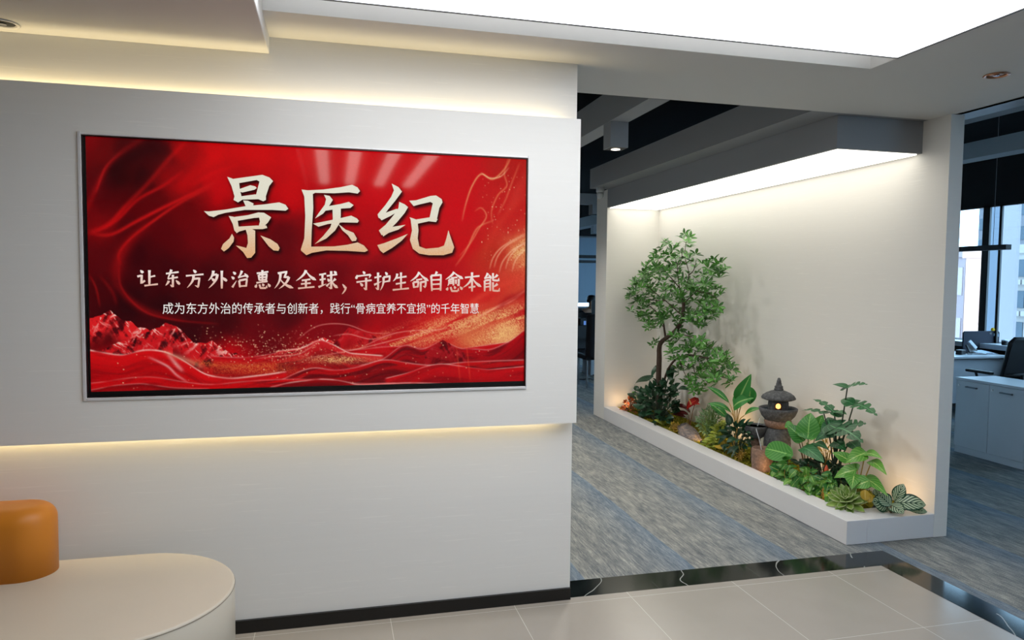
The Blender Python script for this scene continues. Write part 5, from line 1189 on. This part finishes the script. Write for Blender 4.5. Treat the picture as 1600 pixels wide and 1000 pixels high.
for a in ((1324, 606, 3.40, 1300, 601, 3.36, .085, 'ovate', (-.1, -.2, 1)), (1324, 606, 3.40, 1356, 601, 3.44, .10, 'monstera', (-.25, -.3, .9)), (1334, 632, 3.40, 1371, 650, 3.38, .12, 'monstera', (-.4, -.35, .85)), (1334, 632, 3.40, 1314, 625, 3.40, .085, 'ovate', (-.5, -.4, .7)),
          (1304, 645, 3.42, 1270, 624, 3.40, .075, 'monstera', (-.3, -.2, .9)), (1304, 645, 3.42, 1323, 648, 3.40, .06, 'ovate', (-.3, -.3, .9)), (1285, 645, 3.44, 1247, 645, 3.42, .06, 'monstera', (-.25, -.3, .9)), (1290, 644, 3.44, 1301, 643, 3.42, .05, 'ovate', (-.25, -.3, .9)),
          (1302, 676, 3.44, 1293, 652, 3.48, .15, 'heart', (-.7, -.6, .3)), (1322, 670, 3.44, 1354, 662, 3.50, .13, 'monstera', (-.35, -.45, .8)), (1306, 669, 3.34, 1349, 692, 3.26, .19, 'monstera', (-.55, -.5, .65)), (1306, 672, 3.36, 1273, 690, 3.28, .10, 'ovate', (-.45, -.3, .8)),
          (1328, 690, 3.42, 1345, 708, 3.38, .09, 'ovate', (-.5, -.5, .6)), (1302, 690, 3.40, 1322, 704, 3.36, .10, 'ovate', (-.6, -.5, .6))):
    LF(f, *a[:7], a[7], up=a[8], fold=.12, arch=.10, n=34 if a[7] == 'monstera' else 12, m=3, curl=.05)
for u, v, x in ((1324, 606, 3.40), (1334, 632, 3.40), (1304, 645, 3.42), (1287, 645, 3.44), (1302, 676, 3.44), (1322, 670, 3.44), (1306, 670, 3.34), (1328, 690, 3.42), (1302, 690, 3.40)):
    q = at(u, v, x=x); r0 = rt+Vector((R.uniform(-.03, .03), R.uniform(-.05, .05), -.03)); m_ = at(1306+(u-1306)*.45, v+(745-v)*.45, x=3.40); ST_(s_, [r0, m_, q], .0065, .0045)
f.build('foliage', LM['monstera'], mo, smooth=True); s_.build('stem', M['stemd'], mo, smooth=True)
rt = root(1336, 785, 3.28); sy = plant('arrowhead_vine', 'light green arrowhead plant with pale veined leaves behind the succulent rosette', 'plant', rt)
f = MB(); s_ = MB()
for a in ((1352, 708, 3.30, 1321, 724, 3.20, .115), (1352, 709, 3.32, 1379, 717, 3.30, .075), (1327, 720, 3.30, 1300, 707, 3.26, .085), (1362, 721, 3.32, 1386, 743, 3.28, .075), (1336, 735, 3.26, 1303, 747, 3.18, .10), (1335, 742, 3.24, 1331, 765, 3.17, .11), (1357, 752, 3.26, 1334, 763, 3.2, .10), (1350, 748, 3.32, 1388, 776, 3.26, .10), (1340, 734, 3.34, 1322, 728, 3.32, .08), (1352, 760, 3.3, 1366, 758, 3.34, .05)):
    LF(f, *a, 'arrow', up=(-.5, -.45, .75), fold=.14, arch=.10, n=12, m=3); q = at(a[0], a[1], x=a[2]); ST_(s_, [rt, at((a[0]+1336)/2, (a[1]+785)/2, x=3.29), q], .0045, .003)
f.build('foliage', LM['arrow'], sy, smooth=True); s_.build('stem', M['stemy'], sy, smooth=True)
for i, (u, v, w, lab) in enumerate(((1317, 773, .05, 'round yellow leaf plant just left of the succulent rosette'), (1352, 772, .055, 'pair of round yellow leaves just right of the succulent rosette'))):
    rt = root(u, v+(12 if not i else 4), 3.24 if not i else 3.34); y_ = plant('yellow_peperomia', lab, 'plant', rt); f = MB(); LF(f, u, v+6, 3.22, u, v-7, 3.22, w, 'round', up=(-.8, -.6, .1), n=8, m=3)
    if i: LF(f, u+6, v+10, 3.24, u+7, v-1, 3.24, w*.85, 'round', up=(-.8, -.6, .1), n=8, m=3)
    f.build('foliage', LM['yellow'], y_, smooth=True); s_ = MB(); ST_(s_, [rt-Vector((0, 0, .02)), at(u, v+6, x=3.22)], .003); s_.build('stem', M['stemy'], y_)
# ivy clumps along the rim
def ivy(label, poly, n, x, base):
    return bush('ivy_plant', label, 'plant', poly, n, x, .055, .9, 'pothos', 'heart', 'stemy', sx=.06, base=base, up=(-.75, -.65, .45), dz=(-.9, .35), out=.35)
ivy('small-leaved ivy directly right of the fountain catch pot', [(1206, 742), (1214, 728), (1236, 722), (1246, 738), (1240, 760), (1226, 756)], 44, 3.21, (1226, 758))
ivy('small-leaved ivy with dark leaf hanging to the rim below the ribbed oval leaf', [(1238, 760), (1246, 740), (1268, 732), (1276, 752), (1262, 770)], 42, 3.20, (1258, 768))
ivy('small-leaved ivy under the stalks of the tall monstera', [(1264, 768), (1276, 742), (1300, 740), (1308, 760), (1296, 780)], 46, 3.20, (1286, 784))
bush('fern_undergrowth', 'dark undergrowth leaves behind the ivy in front of the wall', 'plant', [(1240, 728), (1262, 720), (1300, 726), (1330, 745), (1320, 770), (1280, 745)], 130, 3.34, .07, .5, 'dark', 'ovate', 'stemd', sx=.06)
bush('dry_grass_tuft', 'pale dry tuft behind the stalks of the broad-leaf plant', 'plant', [(1278, 700), (1290, 690), (1302, 700), (1300, 722), (1284, 724)], 70, 3.46, .06, .16, 'yellow', 'lance', 'stemy', sx=.05)
rt = root(1291, 750, 3.22); bd = plant('flower_bud', 'single small orange-red pointed bud below the monstera', 'flower', rt)
q = at(1291, 740, x=3.22); MB().lathe([(0, -.002), (.012, .01), (.014, .025), (.009, .045), (0, .062)], q, 12).build('bud', simple('orange_bud', '#d0532a', .5), bd, smooth=True); s_ = MB(); ST_(s_, [rt-Vector((0, 0, .03)), q], .003); s_.build('stem', M['stemg'], bd)
# succulent rosette
c = at(1323.5, 790, x=3.20); c.z = .185; su = plant('succulent_rosette', 'pale green succulent rosette at the near corner of the planter', 'plant', c); f = MB()
Q3 = Vector((0, 0, 1)).rotation_difference(Vector((-.42, -.34, .84)).normalized())
for ringi, (n_, r, el, w) in enumerate(((9, .132, .12, .050), (8, .118, .45, .046), (7, .10, .75, .040), (5, .078, 1.02, .031), (3, .05, 1.3, .022))):
    for k in range(n_):
        a = 6.283*(k+.5*(ringi % 2))/n_+R.uniform(-.06, .06); e_ = el+R.uniform(-.06, .06); d = Q3 @ Vector((math.cos(a)*math.cos(e_), math.sin(a)*math.cos(e_), math.sin(e_)))
        up_ = Q3 @ Vector((-math.cos(a)*math.sin(e_), -math.sin(a)*math.sin(e_), math.cos(e_))); o_ = c+Q3 @ Vector((0, 0, .006*ringi))
        f.leaf(o_+d*.008, o_+d*r, w, up_, 'petal', arch=-.04, fold=.30, n=8, m=2, th=.005)
f.build('leaf_rosette', LM['succ'], su, smooth=True); MB().tube([c-Vector((0, 0, .05)), c], .012, 8).build('stem', M['stemg'], su)
# calathea
rt = root(1393, 792, 3.40); rt.z = .145; ca_ = plant('prayer_plant', 'prayer plant with pale striped oval leaves lying over the near planter corner', 'plant', rt)
f = MB(); s_ = MB()
for a in ((1387, 791, 3.40, 1362, 783, 3.30, .125, (-.6, -.6, .65)), (1389, 788, 3.40, 1412, 803, 3.40, .095, (-.45, -.6, .75)), (1396, 786, 3.44, 1447, 789, 3.58, .115, (-.25, -.75, .65)), (1398, 783, 3.46, 1412, 756, 3.50, .08, (-.75, -.65, .1)),
          (1374, 776, 3.36, 1367, 763, 3.38, .05, (-.8, -.6, .1)), (1390, 800, 3.40, 1380, 803, 3.38, .05, (-.3, -.6, .8)), (1418, 796, 3.5, 1449, 800, 3.60, .05, (-.2, -.8, .6)), (1392, 790, 3.36, 1372, 772, 3.30, .09, (-.6, -.6, .5))):
    p0, p1 = at(*a[:2], x=a[2]), at(*a[3:5], x=a[5])
    for p in (p0, p1): p.z = max(p.z, GT+.012)
    f.leaf(p0, p1, a[6], a[7], 'oval', fold=.14, arch=.10, n=12, m=4); ST_(s_, [rt, p0], .004, .003)
f.build('foliage', LM['calathea'], ca_, smooth=True); s_.build('stem', M['stemr'], ca_, smooth=True)
# garden spotlights (warm), each a small lamp with its own light
def spot(u, v, x, watt, aim, label):
    p = at(u, v, x=x); p.z = .14; p.y = min(p.y, 7.48); t_ = thing('garden_spotlight', label, 'lamp', p, 'warm spotlights hidden among the plants')
    d = Vector(aim).normalized(); MB().tube([p-Vector((0, 0, .075)), p], .006, 8).build('spike', M['dark'], t_)
    MB().tube([p-d*.03, p+d*.028], [.012, .015], 12).build('lamp_head', M['dark'], t_)
    l = bpy.data.lights.new('spotlight_beam', 'SPOT'); l.energy = watt; l.color = (1, .62, .30); l.spot_size = 2.6; l.spot_blend = 1.0; l.shadow_soft_size = .05
    o = bpy.data.objects.new('spotlight_beam', l); COL.objects.link(o); o.location = p+d*.034; o.rotation_euler = d.to_track_quat('-Z', 'Y').to_euler()
spot(980, 640, 3.20, 2.6, (.12, .8, .5), 'small warm spotlight at the far left corner of the planter')
spot(1128, 684, 3.36, 4.5, (.5, .7, .5), 'small warm spotlight behind the tall calla aimed at the wall')
spot(1250, 745, 3.40, 2.6, (.6, .3, .7), 'small warm spotlight behind the broad-leaf plant aimed at the wall')
spot(1366, 788, 3.38, 2.4, (.8, .15, .5), 'small warm spotlight behind the prayer plant aimed at the wall')
spot(1098, 700, 3.22, 1.4, (.10, .95, .25), 'small warm spotlight at the planter rim near the rock')
spot(1207, 754, 3.19, .9, (.15, .9, .4), 'small warm spotlight at the planter rim beside the fountain catch pot')
spot(1302, 798, 3.19, 1.0, (.2, .9, .4), 'small warm spotlight at the planter rim below the ivy')
